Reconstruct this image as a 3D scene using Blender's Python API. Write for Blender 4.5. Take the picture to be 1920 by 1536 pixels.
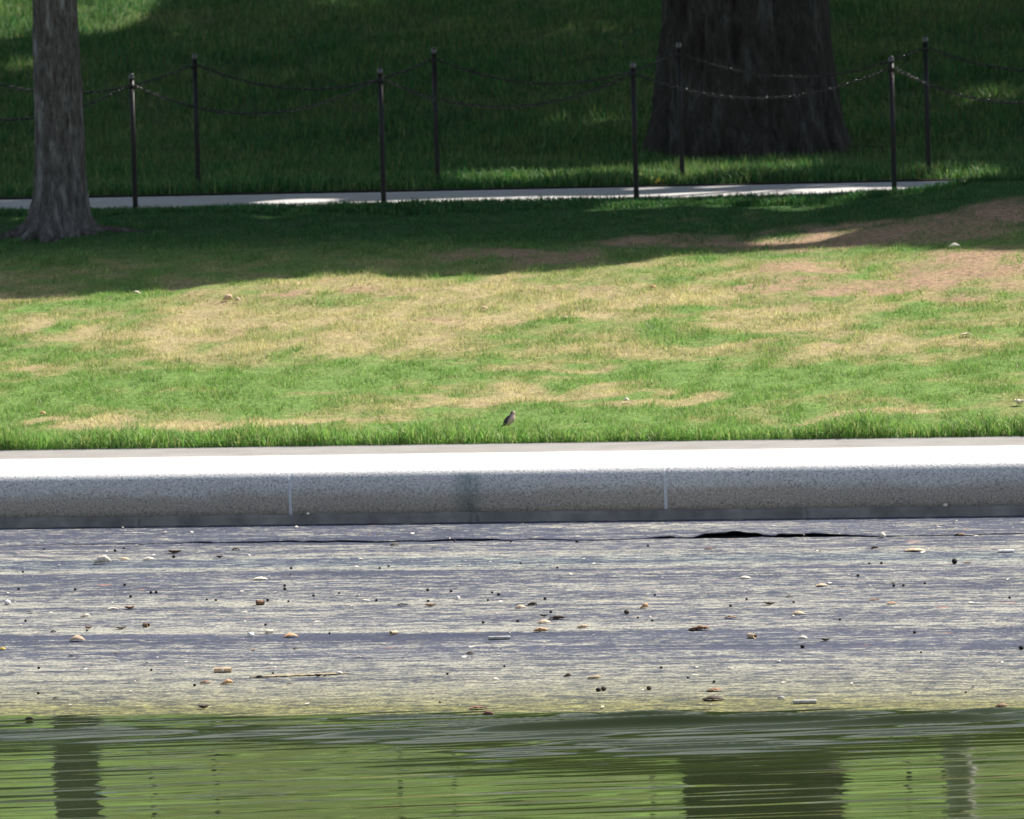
import bpy, bmesh, math, random
import numpy as np
from mathutils import Vector, Matrix, noise as mnoise

# ------------------------------------------------------------------ camera, world, sun, exposure
R = math.radians
scene = bpy.context.scene
for o in list(bpy.data.objects): bpy.data.objects.remove(o)
rng = np.random.default_rng(11); random.seed(5)

FPX, CX, CY = 16500.0, 960.0, 768.0          # focal length in pixels of the 1920 wide photo
YAW, ROLL, HC, DK, YHOR = R(12), R(1.55), 4.2, 55.0, -193.0
F0 = np.array([-math.sin(YAW), math.cos(YAW), 0.0])      # level view direction
R0 = np.array([math.cos(YAW), math.sin(YAW), 0.0])
PITCH = math.atan((CY - YHOR) / FPX)
FWD = F0 * math.cos(PITCH) - np.array([0, 0, 1]) * math.sin(PITCH)
UP0 = np.cross(R0, FWD)
CUP = UP0 * math.cos(ROLL) + R0 * math.sin(ROLL)
CRT = R0 * math.cos(ROLL) - UP0 * math.sin(ROLL)
CAM = -DK * F0 + np.array([0, 0, HC])

cam = bpy.data.cameras.new('camera'); cam_o = bpy.data.objects.new('camera', cam)
scene.collection.objects.link(cam_o)
cam.sensor_fit = 'HORIZONTAL'; cam.sensor_width = 36.0; cam.lens = 36.0 * FPX / 1920.0
cam.clip_start = 0.5; cam.clip_end = 3000
M = Matrix(((CRT[0], CUP[0], -FWD[0], CAM[0]), (CRT[1], CUP[1], -FWD[1], CAM[1]), (CRT[2], CUP[2], -FWD[2], CAM[2]), (0, 0, 0, 1)))
cam_o.matrix_world = M
cam.dof.use_dof = True; cam.dof.focus_distance = 49.0; cam.dof.aperture_fstop = 9.0
scene.camera = cam_o

SUN_EL = R(50)
sh = F0 * 0.52 + R0 * 0.854; sh /= np.linalg.norm(sh)
SUN = np.array([sh[0] * math.cos(SUN_EL), sh[1] * math.cos(SUN_EL), math.sin(SUN_EL)])
world = bpy.data.worlds.new('World'); scene.world = world; world.use_nodes = True
wn = world.node_tree; wn.nodes.clear()
sky = wn.nodes.new('ShaderNodeTexSky'); sky.sky_type = 'NISHITA'; sky.sun_disc = False
sky.sun_elevation = SUN_EL; sky.sun_rotation = math.atan2(SUN[0], SUN[1])
sky.air_density = 1.0; sky.dust_density = 1.5; sky.ozone_density = 1.0
bgn = wn.nodes.new('ShaderNodeBackground'); bgn.inputs['Strength'].default_value = 0.062
wo = wn.nodes.new('ShaderNodeOutputWorld')
tcw = wn.nodes.new('ShaderNodeTexCoord'); sxw = wn.nodes.new('ShaderNodeSeparateXYZ'); wn.links.new(tcw.outputs['Generated'], sxw.inputs[0])
zw = wn.nodes.new('ShaderNodeMath'); zw.operation = 'ADD'; zw.inputs[1].default_value = .18; wn.links.new(sxw.outputs[2], zw.inputs[0])
zm = wn.nodes.new('ShaderNodeMath'); zm.operation = 'MAXIMUM'; zm.inputs[1].default_value = .12; wn.links.new(zw.outputs[0], zm.inputs[0])
dv = wn.nodes.new('ShaderNodeVectorMath'); dv.operation = 'DIVIDE'; wn.links.new(tcw.outputs['Generated'], dv.inputs[0]); wn.links.new(zm.outputs[0], dv.inputs[1])
cn = wn.nodes.new('ShaderNodeTexNoise'); cn.inputs['Scale'].default_value = 1.6; cn.inputs['Detail'].default_value = 6; cn.inputs['Roughness'].default_value = .6; wn.links.new(dv.outputs[0], cn.inputs['Vector'])
cr_ = wn.nodes.new('ShaderNodeValToRGB'); cr_.color_ramp.elements[0].position = .50; cr_.color_ramp.elements[1].position = .72; wn.links.new(cn.outputs[0], cr_.inputs[0])
mxw = wn.nodes.new('ShaderNodeMix'); mxw.data_type = 'RGBA'; mxw.inputs[7].default_value = (12, 12.1, 12.3, 1); wn.links.new(cr_.outputs[0], mxw.inputs[0]); wn.links.new(sky.outputs[0], mxw.inputs[6])
wn.links.new(mxw.outputs[2], bgn.inputs[0]); wn.links.new(bgn.outputs[0], wo.inputs[0])
sl = bpy.data.lights.new('sun', 'SUN'); sl.energy = 4.6; sl.angle = R(0.53); sl.color = (1.0, 0.94, 0.86)
so = bpy.data.objects.new('sun', sl); scene.collection.objects.link(so)
so.rotation_euler = Vector(-SUN).to_track_quat('-Z', 'Y').to_euler(); so.location = (20, 30, 60)
vs = scene.view_settings; vs.view_transform = 'Standard'; vs.look = 'None'; vs.gamma = 1.0; vs.use_curve_mapping = False
vs.exposure = 1.22
scene.cycles.use_denoising = True
scene.cycles.max_bounces = 6; scene.cycles.diffuse_bounces = 3; scene.cycles.glossy_bounces = 3
scene.cycles.transmission_bounces = 4; scene.cycles.transparent_max_bounces = 6
scene.cycles.sample_clamp_indirect = 6.0

# ------------------------------------------------------------------ helpers
COL = scene.collection
def tag(o, label=None, cat=None, group=None, kind=None):
    if label: o['label'] = label
    if cat: o['category'] = cat
    if group: o['group'] = group
    if kind: o['kind'] = kind
    return o
def empty(name, loc, rz=0.0):
    o = bpy.data.objects.new(name, None); COL.objects.link(o); o.location = loc; o.rotation_euler = (0, 0, rz)
    o.empty_display_size = 0.05
    return o
def mesh_obj(name, verts, faces, mat=None, parent=None, smooth=True):
    me = bpy.data.meshes.new(name); me.from_pydata([tuple(v) for v in verts], [], [tuple(f) for f in faces]); me.update()
    if smooth: me.polygons.foreach_set('use_smooth', [True] * len(me.polygons))
    if mat: me.materials.append(mat)
    o = bpy.data.objects.new(name, me); COL.objects.link(o)
    if parent: o.parent = parent
    return o
def np_mesh(name, V, Fc, nper, mat=None, parent=None, smooth=False, col=None):
    """fast mesh: V (n,3), Fc (m,nper) index array; col: per-vertex rgb"""
    me = bpy.data.meshes.new(name); n, m = len(V), len(Fc)
    me.vertices.add(n); me.vertices.foreach_set('co', np.ascontiguousarray(V, dtype=np.float32).ravel())
    me.loops.add(m * nper); me.loops.foreach_set('vertex_index', np.ascontiguousarray(Fc, dtype=np.int32).ravel())
    me.polygons.add(m); me.polygons.foreach_set('loop_start', np.arange(0, m * nper, nper, dtype=np.int32))
    if smooth: me.polygons.foreach_set('use_smooth', np.ones(m, dtype=bool))
    me.update(calc_edges=True)
    if col is not None:
        a = me.color_attributes.new('tint', 'FLOAT_COLOR', 'POINT')
        c = np.ones((n, 4), dtype=np.float32); c[:, :3] = col; a.data.foreach_set('color', c.ravel())
    if mat: me.materials.append(mat)
    o = bpy.data.objects.new(name, me); COL.objects.link(o)
    if parent: o.parent = parent
    return o
def grid_faces(nx, ny):
    i = np.arange(nx * ny).reshape(ny, nx)
    return np.stack([i[:-1, :-1], i[:-1, 1:], i[1:, 1:], i[1:, :-1]], -1).reshape(-1, 4)

def _hash(ix, iy, s):
    h = (ix.astype(np.int64) * 374761393 + iy.astype(np.int64) * 668265263 + s * 1442695041) & 0xFFFFFFFF
    h = ((h ^ (h >> 13)) * 1274126177) & 0xFFFFFFFF
    return ((h ^ (h >> 16)) & 0xFFFF) / 65535.0
def vnoise(x, y, s=0):
    x = np.asarray(x, float); y = np.asarray(y, float)
    ix, iy = np.floor(x), np.floor(y); fx, fy = x - ix, y - iy
    fx = fx * fx * (3 - 2 * fx); fy = fy * fy * (3 - 2 * fy)
    a = _hash(ix, iy, s); b = _hash(ix + 1, iy, s); c = _hash(ix, iy + 1, s); d = _hash(ix + 1, iy + 1, s)
    return (a * (1 - fx) + b * fx) * (1 - fy) + (c * (1 - fx) + d * fx) * fy
def fbm(x, y, s=0, o=4):
    t = 0; a = 0.5; n = 0
    for k in range(o):
        t = t + a * vnoise(x * 2 ** k, y * 2 ** k, s + k * 17); n += a; a *= 0.55
    return t / n
def sstep(a, b, x):
    t = np.clip((x - a) / (b - a), 0, 1); return t * t * (3 - 2 * t)

# ------------------------------------------------------------------ ground profile (X along the kerb, Y away from the pool)
PY = [-120, -60, -48, -47.9, -30, -9.68, 0, 1.35, 2.2, 6.0, 9.5, 12.2, 13.2, 13.60, 15.76, 16.3, 19.5, 22.0, 24.5, 28.8, 36, 46, 92, 130, 700]
PZ = [1.6, 1.2, .62, -.45, -.45, 0.0, .28, .640, .645, 1.04, 1.42, 1.705, 1.79, 1.795, 1.835, 1.88, 1.98, 2.25, 2.60, 3.21, 4.15, 5.7, 21.0, 24, 27]  # steep unseen rise at the far end added to reflect green in the water
def hz(x, y):
    x = np.asarray(x, float); y = np.asarray(y, float)
    z = np.interp(y, PY, PZ)
    lawn = sstep(2.2, 3.4, y) * (1 - sstep(13.2, 13.62, y)); hill = sstep(15.9, 17.5, y)
    z = z + (lawn + hill) * ((fbm(x * .55, y * .55, 3, 3) - .5) * .10 + (fbm(x * 2.6, y * 2.6, 9, 2) - .5) * .045)
    z = z + .14 * sstep(-.55, 1.25, x) * sstep(8.5, 12.6, y) * (1 - sstep(13.1, 13.62, y))
    return z
def ray(px, py):
    d = FWD * FPX + CRT * (px - CX) + CUP * (CY - py); return d / np.linalg.norm(d)
def ground(px, py, dmin=38.0, zadd=0.0):
    d = ray(px, py); ts = np.arange(dmin, 140, .03)
    P = CAM[None] + ts[:, None] * d[None]
    below = P[:, 2] <= hz(P[:, 0], P[:, 1]) + zadd
    i = int(np.argmax(below)) if below.any() else len(ts) - 1
    return P[i]
def at_y(px, Y, row=600):            # point where the pixel's ray crosses the vertical plane at Y
    d = ray(px, row); t = (Y - CAM[1]) / d[1]; return CAM + t * d
def ppm(p): return FPX / float(np.dot(np.asarray(p) - CAM, FWD))
def topix(P):
    d = np.asarray(P) - CAM; f = d @ FWD
    return CX + FPX * (d @ CRT) / f, CY - FPX * (d @ CUP) / f

# ------------------------------------------------------------------ materials
def new_mat(name):
    m = bpy.data.materials.new(name); m.use_nodes = True
    nt = m.node_tree; b = nt.nodes['Principled BSDF']
    return m, nt, b
def nd(nt, typ, **kw):
    n = nt.nodes.new(typ)
    for k, v in kw.items():
        if k.startswith('i_'):
            key = k[2:]; n.inputs[int(key) if key.isdigit() else key].default_value = v
        else: setattr(n, k, v)
    return n
def ramp(nt, stops, fac=None, interp='LINEAR'):
    r = nt.nodes.new('ShaderNodeValToRGB'); cr = r.color_ramp; cr.interpolation = interp
    while len(cr.elements) < len(stops): cr.elements.new(0.5)
    for e, (p, c) in zip(cr.elements, stops):
        e.position = p; e.color = (c[0], c[1], c[2], 1) if hasattr(c, '__len__') else (c, c, c, 1)
    if fac is not None: nt.links.new(fac, r.inputs[0])
    return r
def mixc(nt, fac, a, b, blend='MIX'):
    n = nt.nodes.new('ShaderNodeMix'); n.data_type = 'RGBA'; n.blend_type = blend
    for s, v in ((n.inputs[0], fac), (n.inputs[6], a), (n.inputs[7], b)):
        if isinstance(v, bpy.types.NodeSocket): nt.links.new(v, s)
        elif hasattr(v, '__len__'): s.default_value = (*v[:3], 1)
        else: s.default_value = v
    return n.outputs[2]
def pos(nt, scale=(1, 1, 1), loc=(0, 0, 0)):
    g = nt.nodes.new('ShaderNodeNewGeometry'); mp = nt.nodes.new('ShaderNodeMapping')
    mp.inputs['Scale'].default_value = scale; mp.inputs['Location'].default_value = loc
    nt.links.new(g.outputs['Position'], mp.inputs[0]); return mp.outputs[0]
def noise(nt, vec, scale, detail=4, rough=.55, dist=0):
    n = nd(nt, 'ShaderNodeTexNoise'); n.inputs['Scale'].default_value = scale; n.inputs['Detail'].default_value = detail
    n.inputs['Roughness'].default_value = rough; n.inputs['Distortion'].default_value = dist
    nt.links.new(vec, n.inputs['Vector']); return n.outputs[0]
def bump(nt, bsdf, h, strength=.5, dist=.01):
    n = nd(nt, 'ShaderNodeBump'); n.inputs['Strength'].default_value = strength; n.inputs['Distance'].default_value = dist
    nt.links.new(h, n.inputs['Height']); nt.links.new(n.outputs[0], bsdf.inputs['Normal'])
def s2l(r, g, b, k=1.0):
    f = lambda c: ((c / 255 + .055) / 1.055) ** 2.4 if c > 10 else c / 255 / 12.92
    return (f(r) * k, f(g) * k, f(b) * k)

def plain(name, colr, rough=.7, spec=.3, var=.25, nscale=40, metallic=0.0, bumpd=0.0):
    m, nt, b = new_mat(name)
    tc = nd(nt, 'ShaderNodeTexCoord')
    n = noise(nt, tc.outputs['Object'], nscale, 3)
    r = ramp(nt, [(.3, tuple(c * (1 - var) for c in colr)), (.7, tuple(min(1, c * (1 + var)) for c in colr))], n)
    nt.links.new(r.outputs[0], b.inputs['Base Color'])
    b.inputs['Roughness'].default_value = rough; b.inputs['Specular IOR Level'].default_value = spec; b.inputs['Metallic'].default_value = metallic
    if bumpd: bump(nt, b, n, .6, bumpd)
    return m

# granite coping
def granite_mat():
    m, nt, b = new_mat('granite')
    p = pos(nt)
    sp = noise(nt, p, 75, 3, .75); sp2 = noise(nt, p, 190, 2, .7)
    grain = ramp(nt, [(.32, (.07, .074, .078)), (.43, (.38, .385, .39)), (.57, (.63, .625, .61)), (.72, (.80, .79, .77))], sp)
    c = mixc(nt, .35, grain.outputs[0], ramp(nt, [(.35, (.20, .20, .205)), (.62, (.64, .635, .62))], sp2).outputs[0])
    # brown waterline stain on the lower half of the face
    g = nd(nt, 'ShaderNodeNewGeometry'); sx = nd(nt, 'ShaderNodeSeparateXYZ'); nt.links.new(g.outputs['Position'], sx.inputs[0])
    wv = noise(nt, pos(nt, (1.3, 1.3, 6)), 1.6, 4, .6)
    ad = nd(nt, 'ShaderNodeMath', operation='MULTIPLY_ADD'); ad.inputs[1].default_value = .16; nt.links.new(wv, ad.inputs[0]); nt.links.new(sx.outputs[2], ad.inputs[2])
    st = ramp(nt, [(.36, 1.0), (.54, .92), (.60, .25), (.68, 0.0)], ad.outputs[0])
    c = mixc(nt, st.outputs[0], c, mixc(nt, 1.0, c, (.66, .58, .49), 'MULTIPLY'))
    # dark vertical run mark
    xm = nd(nt, 'ShaderNodeMath', operation='SUBTRACT'); nt.links.new(sx.outputs[0], xm.inputs[0]); xm.inputs[1].default_value = STAINX
    ab = nd(nt, 'ShaderNodeMath', operation='ABSOLUTE'); nt.links.new(xm.outputs[0], ab.inputs[0])
    ad2 = nd(nt, 'ShaderNodeMath', operation='MULTIPLY_ADD'); ad2.inputs[1].default_value = .10; nt.links.new(noise(nt, pos(nt, (8, 8, 4)), 2.0, 3), ad2.inputs[0]); nt.links.new(ab.outputs[0], ad2.inputs[2])
    dk0 = ramp(nt, [(.06, .8), (.17, 0.0)], ad2.outputs[0])
    zc = ramp(nt, [(.585, 1.0), (.615, 0.0)], sx.outputs[2])
    dk = nd(nt, 'ShaderNodeMath', operation='MULTIPLY'); nt.links.new(dk0.outputs[0], dk.inputs[0]); nt.links.new(zc.outputs[0], dk.inputs[1])
    c = mixc(nt, dk.outputs[0], c, mixc(nt, 1.0, c, (.42, .52, .52), 'MULTIPLY'))
    nt.links.new(c, b.inputs['Base Color']); b.inputs['Roughness'].default_value = .62; b.inputs['Specular IOR Level'].default_value = .4
    bump(nt, b, sp, .8, .006)
    return m

# dry pool floor: slate membrane dusted with tan silt, algae at the waterline
def floor_mat():
    m, nt, b = new_mat('pool_floor')
    g = nd(nt, 'ShaderNodeNewGeometry'); sx = nd(nt, 'ShaderNodeSeparateXYZ'); nt.links.new(g.outputs['Position'], sx.inputs[0])
    wob = noise(nt, pos(nt, (.35, .35, .35)), 1.0, 4, .6)
    ad = nd(nt, 'ShaderNodeMath', operation='MULTIPLY_ADD'); ad.inputs[1].default_value = .36; nt.links.new(wob, ad.inputs[0]); nt.links.new(sx.outputs[1], ad.inputs[2])
    mr = nd(nt, 'ShaderNodeMapRange'); mr.inputs['From Min'].default_value = -13.5 + .18; mr.inputs['From Max'].default_value = .5 + .18
    nt.links.new(ad.outputs[0], mr.inputs['Value'])
    rows = [(985, .22), (1012, .27), (1026, .42), (1036, .60), (1044, .40), (1052, .28), (1060, .62), (1066, .66), (1071, .16), (1078, .33), (1092, .40),
            (1105, .34), (1118, .42), (1128, .62), (1140, .56), (1150, .50), (1160, .54), (1174, .68), (1182, .72), (1187, .12), (1197, .20), (1206, .36), (1216, .26),
            (1232, .40), (1245, .52), (1262, .58), (1282, .62), (1310, .62), (1330, .58)]
    st = []
    for yy, v in rows:
        P = ground(960, yy); st.append(((P[1] + 13.5) / 14.0, v))
    st.sort()
    band = ramp(nt, st, mr.outputs[0])
    # silt coverage = band level against patchy noise
    n1 = noise(nt, pos(nt, (.32, 1.0, 1)), 8.5, 6, .8)
    n5 = noise(nt, pos(nt, (.045, 1.0, 1)), 5.5, 6, .75, .15); n2 = noise(nt, pos(nt, (.30, 1.0, 1)), 2.0, 5, .65)
    n3 = noise(nt, pos(nt, (.34, 1.0, 1)), 24, 4, .85)
    def mth(op, a, bb, c=None):
        n = nd(nt, 'ShaderNodeMath', operation=op)
        for i, v in enumerate((a, bb, c)):
            if v is None: continue
            if isinstance(v, bpy.types.NodeSocket): nt.links.new(v, n.inputs[i])
            else: n.inputs[i].default_value = v
        return n.outputs[0]
    s = mth('MULTIPLY_ADD', n1, 1.5, -.75); s = mth('ADD', s, mth('MULTIPLY_ADD', n5, 2.4, -1.2)); s = mth('ADD', s, band.outputs[0]); s = mth('MULTIPLY_ADD', n2, .75, mth('ADD', s, -.435))
    s = mth('ADD', s, mth('MULTIPLY_ADD', n3, 4.2, -2.1))
    cov = ramp(nt, [(.30, 0.0), (.66, 1.0)], s)
    slate = ramp(nt, [(.35, (.025, .031, .055)), (.65, (.047, .053, .082))], n2)
    tan = ramp(nt, [(.3, (.145, .147, .130)), (.7, (.275, .270, .230))], n1)
    c = mixc(nt, cov.outputs[0], slate.outputs[0], tan.outputs[0])
    # bluish stretch below the kerb
    bl = ramp(nt, [(0, 0), ((ground(960, 1066)[1] + 13.5) / 14, 0), ((ground(960, 1055)[1] + 13.5) / 14, .55), ((ground(960, 1046)[1] + 13.5) / 14, .5), ((ground(960, 1040)[1] + 13.5) / 14, 0), (1, 0)], mr.outputs[0])
    c = mixc(nt, bl.outputs[0], c, mixc(nt, 1.0, c, (.74, .93, 1.0), 'MULTIPLY'))
    # green-yellow algae fading in towards the water
    mr2 = nd(nt, 'ShaderNodeMapRange'); mr2.inputs['From Min'].default_value = -9.85; mr2.inputs['From Max'].default_value = -7.0
    nt.links.new(mth('MULTIPLY_ADD', n2, -1.0, mth('ADD', sx.outputs[1], .5)), mr2.inputs['Value'])
    al = ramp(nt, [(0, 1.0), (.18, .95), (.36, .5), (.66, .18), (1, 0)], mr2.outputs[0])
    alc = ramp(nt, [(.40, (.022, .026, .016)), (.50, (.085, .085, .034)), (.62, (.215, .205, .07))], n3)
    alf = mth('MULTIPLY', al.outputs[0], mth('MULTIPLY_ADD', n1, .7, .65))
    c = mixc(nt, alf, c, alc.outputs[0])
    n6 = noise(nt, pos(nt, (1, .55, 1)), 60, 2, .6)
    c = mixc(nt, 1.0, c, ramp(nt, [(.34, (.60, .60, .62)), (.5, (.98, .98, .98)), (.66, (1.5, 1.48, 1.42))], n6).outputs[0], 'MULTIPLY')
    # rusty blotches
    rn = ramp(nt, [(.70, 0.0), (.80, .6)], noise(nt, pos(nt, (1.6, 1.2, 1), (3.7, 1.9, 0)), 2.6, 3))
    c = mixc(nt, rn.outputs[0], c, (.42, .19, .12))
    nt.links.new(c, b.inputs['Base Color']); b.inputs['Roughness'].default_value = .8; b.inputs['Specular IOR Level'].default_value = .25
    bump(nt, b, mth('MULTIPLY_ADD', n3, .6, n1), .45, .02)
    return m

def concrete_mat(name, a, bcol):
    m, nt, b = new_mat(name)
    p = pos(nt); n1 = noise(nt, p, 90, 3, .7); n2 = noise(nt, p, 3, 4)
    c = mixc(nt, .4, ramp(nt, [(.3, a), (.7, bcol)], n1).outputs[0], ramp(nt, [(.3, a), (.7, bcol)], n2).outputs[0])
    nt.links.new(c, b.inputs['Base Color']); b.inputs['Roughness'].default_value = .85; bump(nt, b, n1, .6, .004)
    return m

def tint_mat(name, rough=.6, trans=.35, spec=.3):
    m, nt, b = new_mat(name)
    at = nd(nt, 'ShaderNodeAttribute', attribute_name='tint')
    nt.links.new(at.outputs['Color'], b.inputs['Base Color']); b.inputs['Roughness'].default_value = rough; b.inputs['Specular IOR Level'].default_value = spec
    if trans:
        tr = nd(nt, 'ShaderNodeBsdfTranslucent')
        nt.links.new(mixc(nt, 1.0, at.outputs['Color'], (1.06, 1.12, .82), 'MULTIPLY'), tr.inputs[0])
        mx = nd(nt, 'ShaderNodeMixShader'); mx.inputs[0].default_value = trans
        nt.links.new(b.outputs[0], mx.inputs[1]); nt.links.new(tr.outputs[0], mx.inputs[2])
        nt.links.new(mx.outputs[0], nt.nodes['Material Output'].inputs['Surface'])
    else:
        n1 = noise(nt, pos(nt), 60, 4, .7); bump(nt, b, n1, .8, .02)
        n4 = noise(nt, pos(nt), 22, 5, .8)
        nt.links.new(mixc(nt, 1.0, at.outputs['Color'], ramp(nt, [(.32, (.42, .42, .42)), (.5, (.95, .95, .95)), (.68, (1.5, 1.45, 1.35))], n4).outputs[0], 'MULTIPLY'), b.inputs['Base Color'])
    return m

def bark_mat(name, dark, light, lichen):
    m, nt, b = new_mat(name)
    tc = nd(nt, 'ShaderNodeTexCoord'); mp = nd(nt, 'ShaderNodeMapping'); mp.inputs['Scale'].default_value = (1, 1, .24)
    nt.links.new(tc.outputs['Object'], mp.inputs[0])
    n1 = noise(nt, mp.outputs[0], 52, 5, .7, .3); n2 = noise(nt, mp.outputs[0], 11, 4, .65)
    at = nd(nt, 'ShaderNodeAttribute', attribute_name='tint')     # ridge height of the bark relief
    c = ramp(nt, [(.3, dark), (.7, light)], n1).outputs[0]
    c = mixc(nt, ramp(nt, [(.52, 0), (.68, .75)], n2).outputs[0], c, lichen)
    c = mixc(nt, at.outputs['Fac'], mixc(nt, 1.0, c, (.62, .58, .55), 'MULTIPLY'), c)
    nt.links.new(c, b.inputs['Base Color']); b.inputs['Roughness'].default_value = .9; b.inputs['Specular IOR Level'].default_value = .15
    bump(nt, b, n1, .8, .012)
    return m

def water_mat():
    m, nt, b = new_mat('pool_water')
    b.inputs['Base Color'].default_value = (.020, .028, .010, 1); b.inputs['Roughness'].default_value = .02; b.inputs['IOR'].default_value = 1.333
    b.inputs['Specular IOR Level'].default_value = .5
    return m

STAINX = float(at_y(868, 0.0)[0])
MAT = dict(granite=granite_mat(), floor=floor_mat(),
    walk=concrete_mat('walk_concrete', (.13, .124, .115), (.265, .252, .236)), path=concrete_mat('path_concrete', (.30, .295, .285), (.44, .43, .415)),
    ground=tint_mat('lawn_soil', .95, 0, .1), blade=tint_mat('grass_blade', .55, .38), leaf=tint_mat('tree_leaf', .5, .45),
    bark=bark_mat('grey_bark', (.032, .028, .025), (.15, .14, .132), (.24, .24, .235)), bark_big=bark_mat('dark_bark', (.015, .0135, .012), (.056, .050, .044), (.085, .084, .080)),
    bark_pale=bark_mat('pale_bark', (.30, .29, .27), (.55, .54, .52), (.6, .6, .58)), water=water_mat(), black=plain('black_enamel', (.010, .009, .008), .5, .25, .3, 30), cap=plain('polished_black', (.03, .028, .027), .16, .6, .2, 30),
    chain=plain('chain_steel', (.022, .020, .019), .22, .6, .2, 60, .35), seal=plain('joint_sealant', (.50, .52, .54), .6, .3, .15, 30),
    rubber=plain('rubber_flashing', (.165, .152, .138), .5, .35, .35, 6), dark=plain('gap_shade_black', (.006, .006, .007), .8, .1, .2, 10),  # dark: near-black colour that deepens the shade in the liner gaps
    edging=plain('steel_edging', (.03, .026, .022), .8, .2, .3, 10))

# ------------------------------------------------------------------ pool floor, water
def profile_sheet(name, xs, ys, zf, mat, smooth=True, col=None):
    X, Y = np.meshgrid(xs, ys); Z = zf(X, Y)
    V = np.stack([X, Y, Z], -1).reshape(-1, 3)
    c = col(V[:, 0], V[:, 1]) if col else None
    return np_mesh(name, V, grid_faces(len(xs), len(ys)), 4, mat, None, smooth, c)
xs_f = np.concatenate([np.linspace(-160, -12, 20), np.arange(-11.6, 14, .25), np.linspace(14.5, 160, 20)])
ys_f = np.concatenate([np.linspace(-48, -18, 12), np.arange(-17.5, -.0, .25), [0.06]])
def floorz(X, Y):
    z = np.interp(Y, PY, PZ); return z + (fbm(X * .6, Y * .6, 31, 3) - .5) * .012 * sstep(0, -1.2, Y)
tag(profile_sheet('pool_floor', xs_f, ys_f, floorz, MAT['floor']), 'dry slate pool floor dusted with tan silt and strewn with leaves', kind='structure')

def build_water():
    xs = np.concatenate([np.linspace(-160, -6, 14), np.arange(-4, 9.5, .03), np.linspace(12, 160, 14)])
    ys = np.concatenate([np.linspace(-47.8, -20, 12), np.arange(-17.5, -8.6, .0145)])
    X, Y = np.meshgrid(xs, ys)
    r2 = np.random.default_rng(4)
    Z = np.zeros_like(X)
    edge = sstep(-12.4, -10.4, Y + (fbm(X * .35, Y * .35, 77, 2) - .5) * 2.4)          # ripples crowd the water's edge
    patch = .1 + 1.8 * fbm(X * .33 + 7, Y * .8, 55, 3)
    shore = 1 - .85 * sstep(-9.85, -9.66, Y)
    edge = edge * (.35 + 1.3 * fbm(X * .5 + Y * .3, Y * 1.1, 57, 3))
    base = math.atan2(.957, -.29)
    for k in range(22):
        lam = .11 * (4.8 ** r2.random()); th = base + r2.normal(0, .05)
        amp = .0050 * (.6 + .8 * r2.random()) * lam / (2 * math.pi)
        ph = r2.random() * 6.283 + (fbm(X * .5, Y * .5, 200 + k, 2) - .5) * 5.0
        Z += amp * np.sin((X * math.cos(th) + Y * math.sin(th)) * 2 * math.pi / lam + ph) * patch * (1 + 1.2 * edge) * shore
    # sharp little crests that crowd the water's edge and catch the sky
    for k in range(4):
        lam = (.20, .25, .31, .38)[k]; th = base + (-.035, .02, .0, .045, -.02)[k]
        ph = r2.random() * 6.283 + (fbm(X * .30, Y * .55, 300 + k, 2) - .5) * 4.5
        c = .5 + .5 * np.sin((X * math.cos(th) + Y * math.sin(th)) * 2 * math.pi / lam + ph)
        gate = sstep(.40, .58, fbm(X * .38 + k * 9, Y * 1.9, 400 + k, 3))
        Z += .054 * lam * c ** 7 * gate * (.06 + 1.2 * edge) * shore
    fade = sstep(-4, -2.5, X) * (1 - sstep(8.2, 9.4, X)) * sstep(-17.5, -16.5, Y)
    V = np.stack([X, Y, Z * fade], -1).reshape(-1, 3)
    return np_mesh('pool_water', V, grid_faces(len(xs), len(ys)), 4, MAT['water'], None, True)
tag(build_water(), 'shallow rippled pool water reflecting trunks and green foliage', kind='structure')

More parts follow.
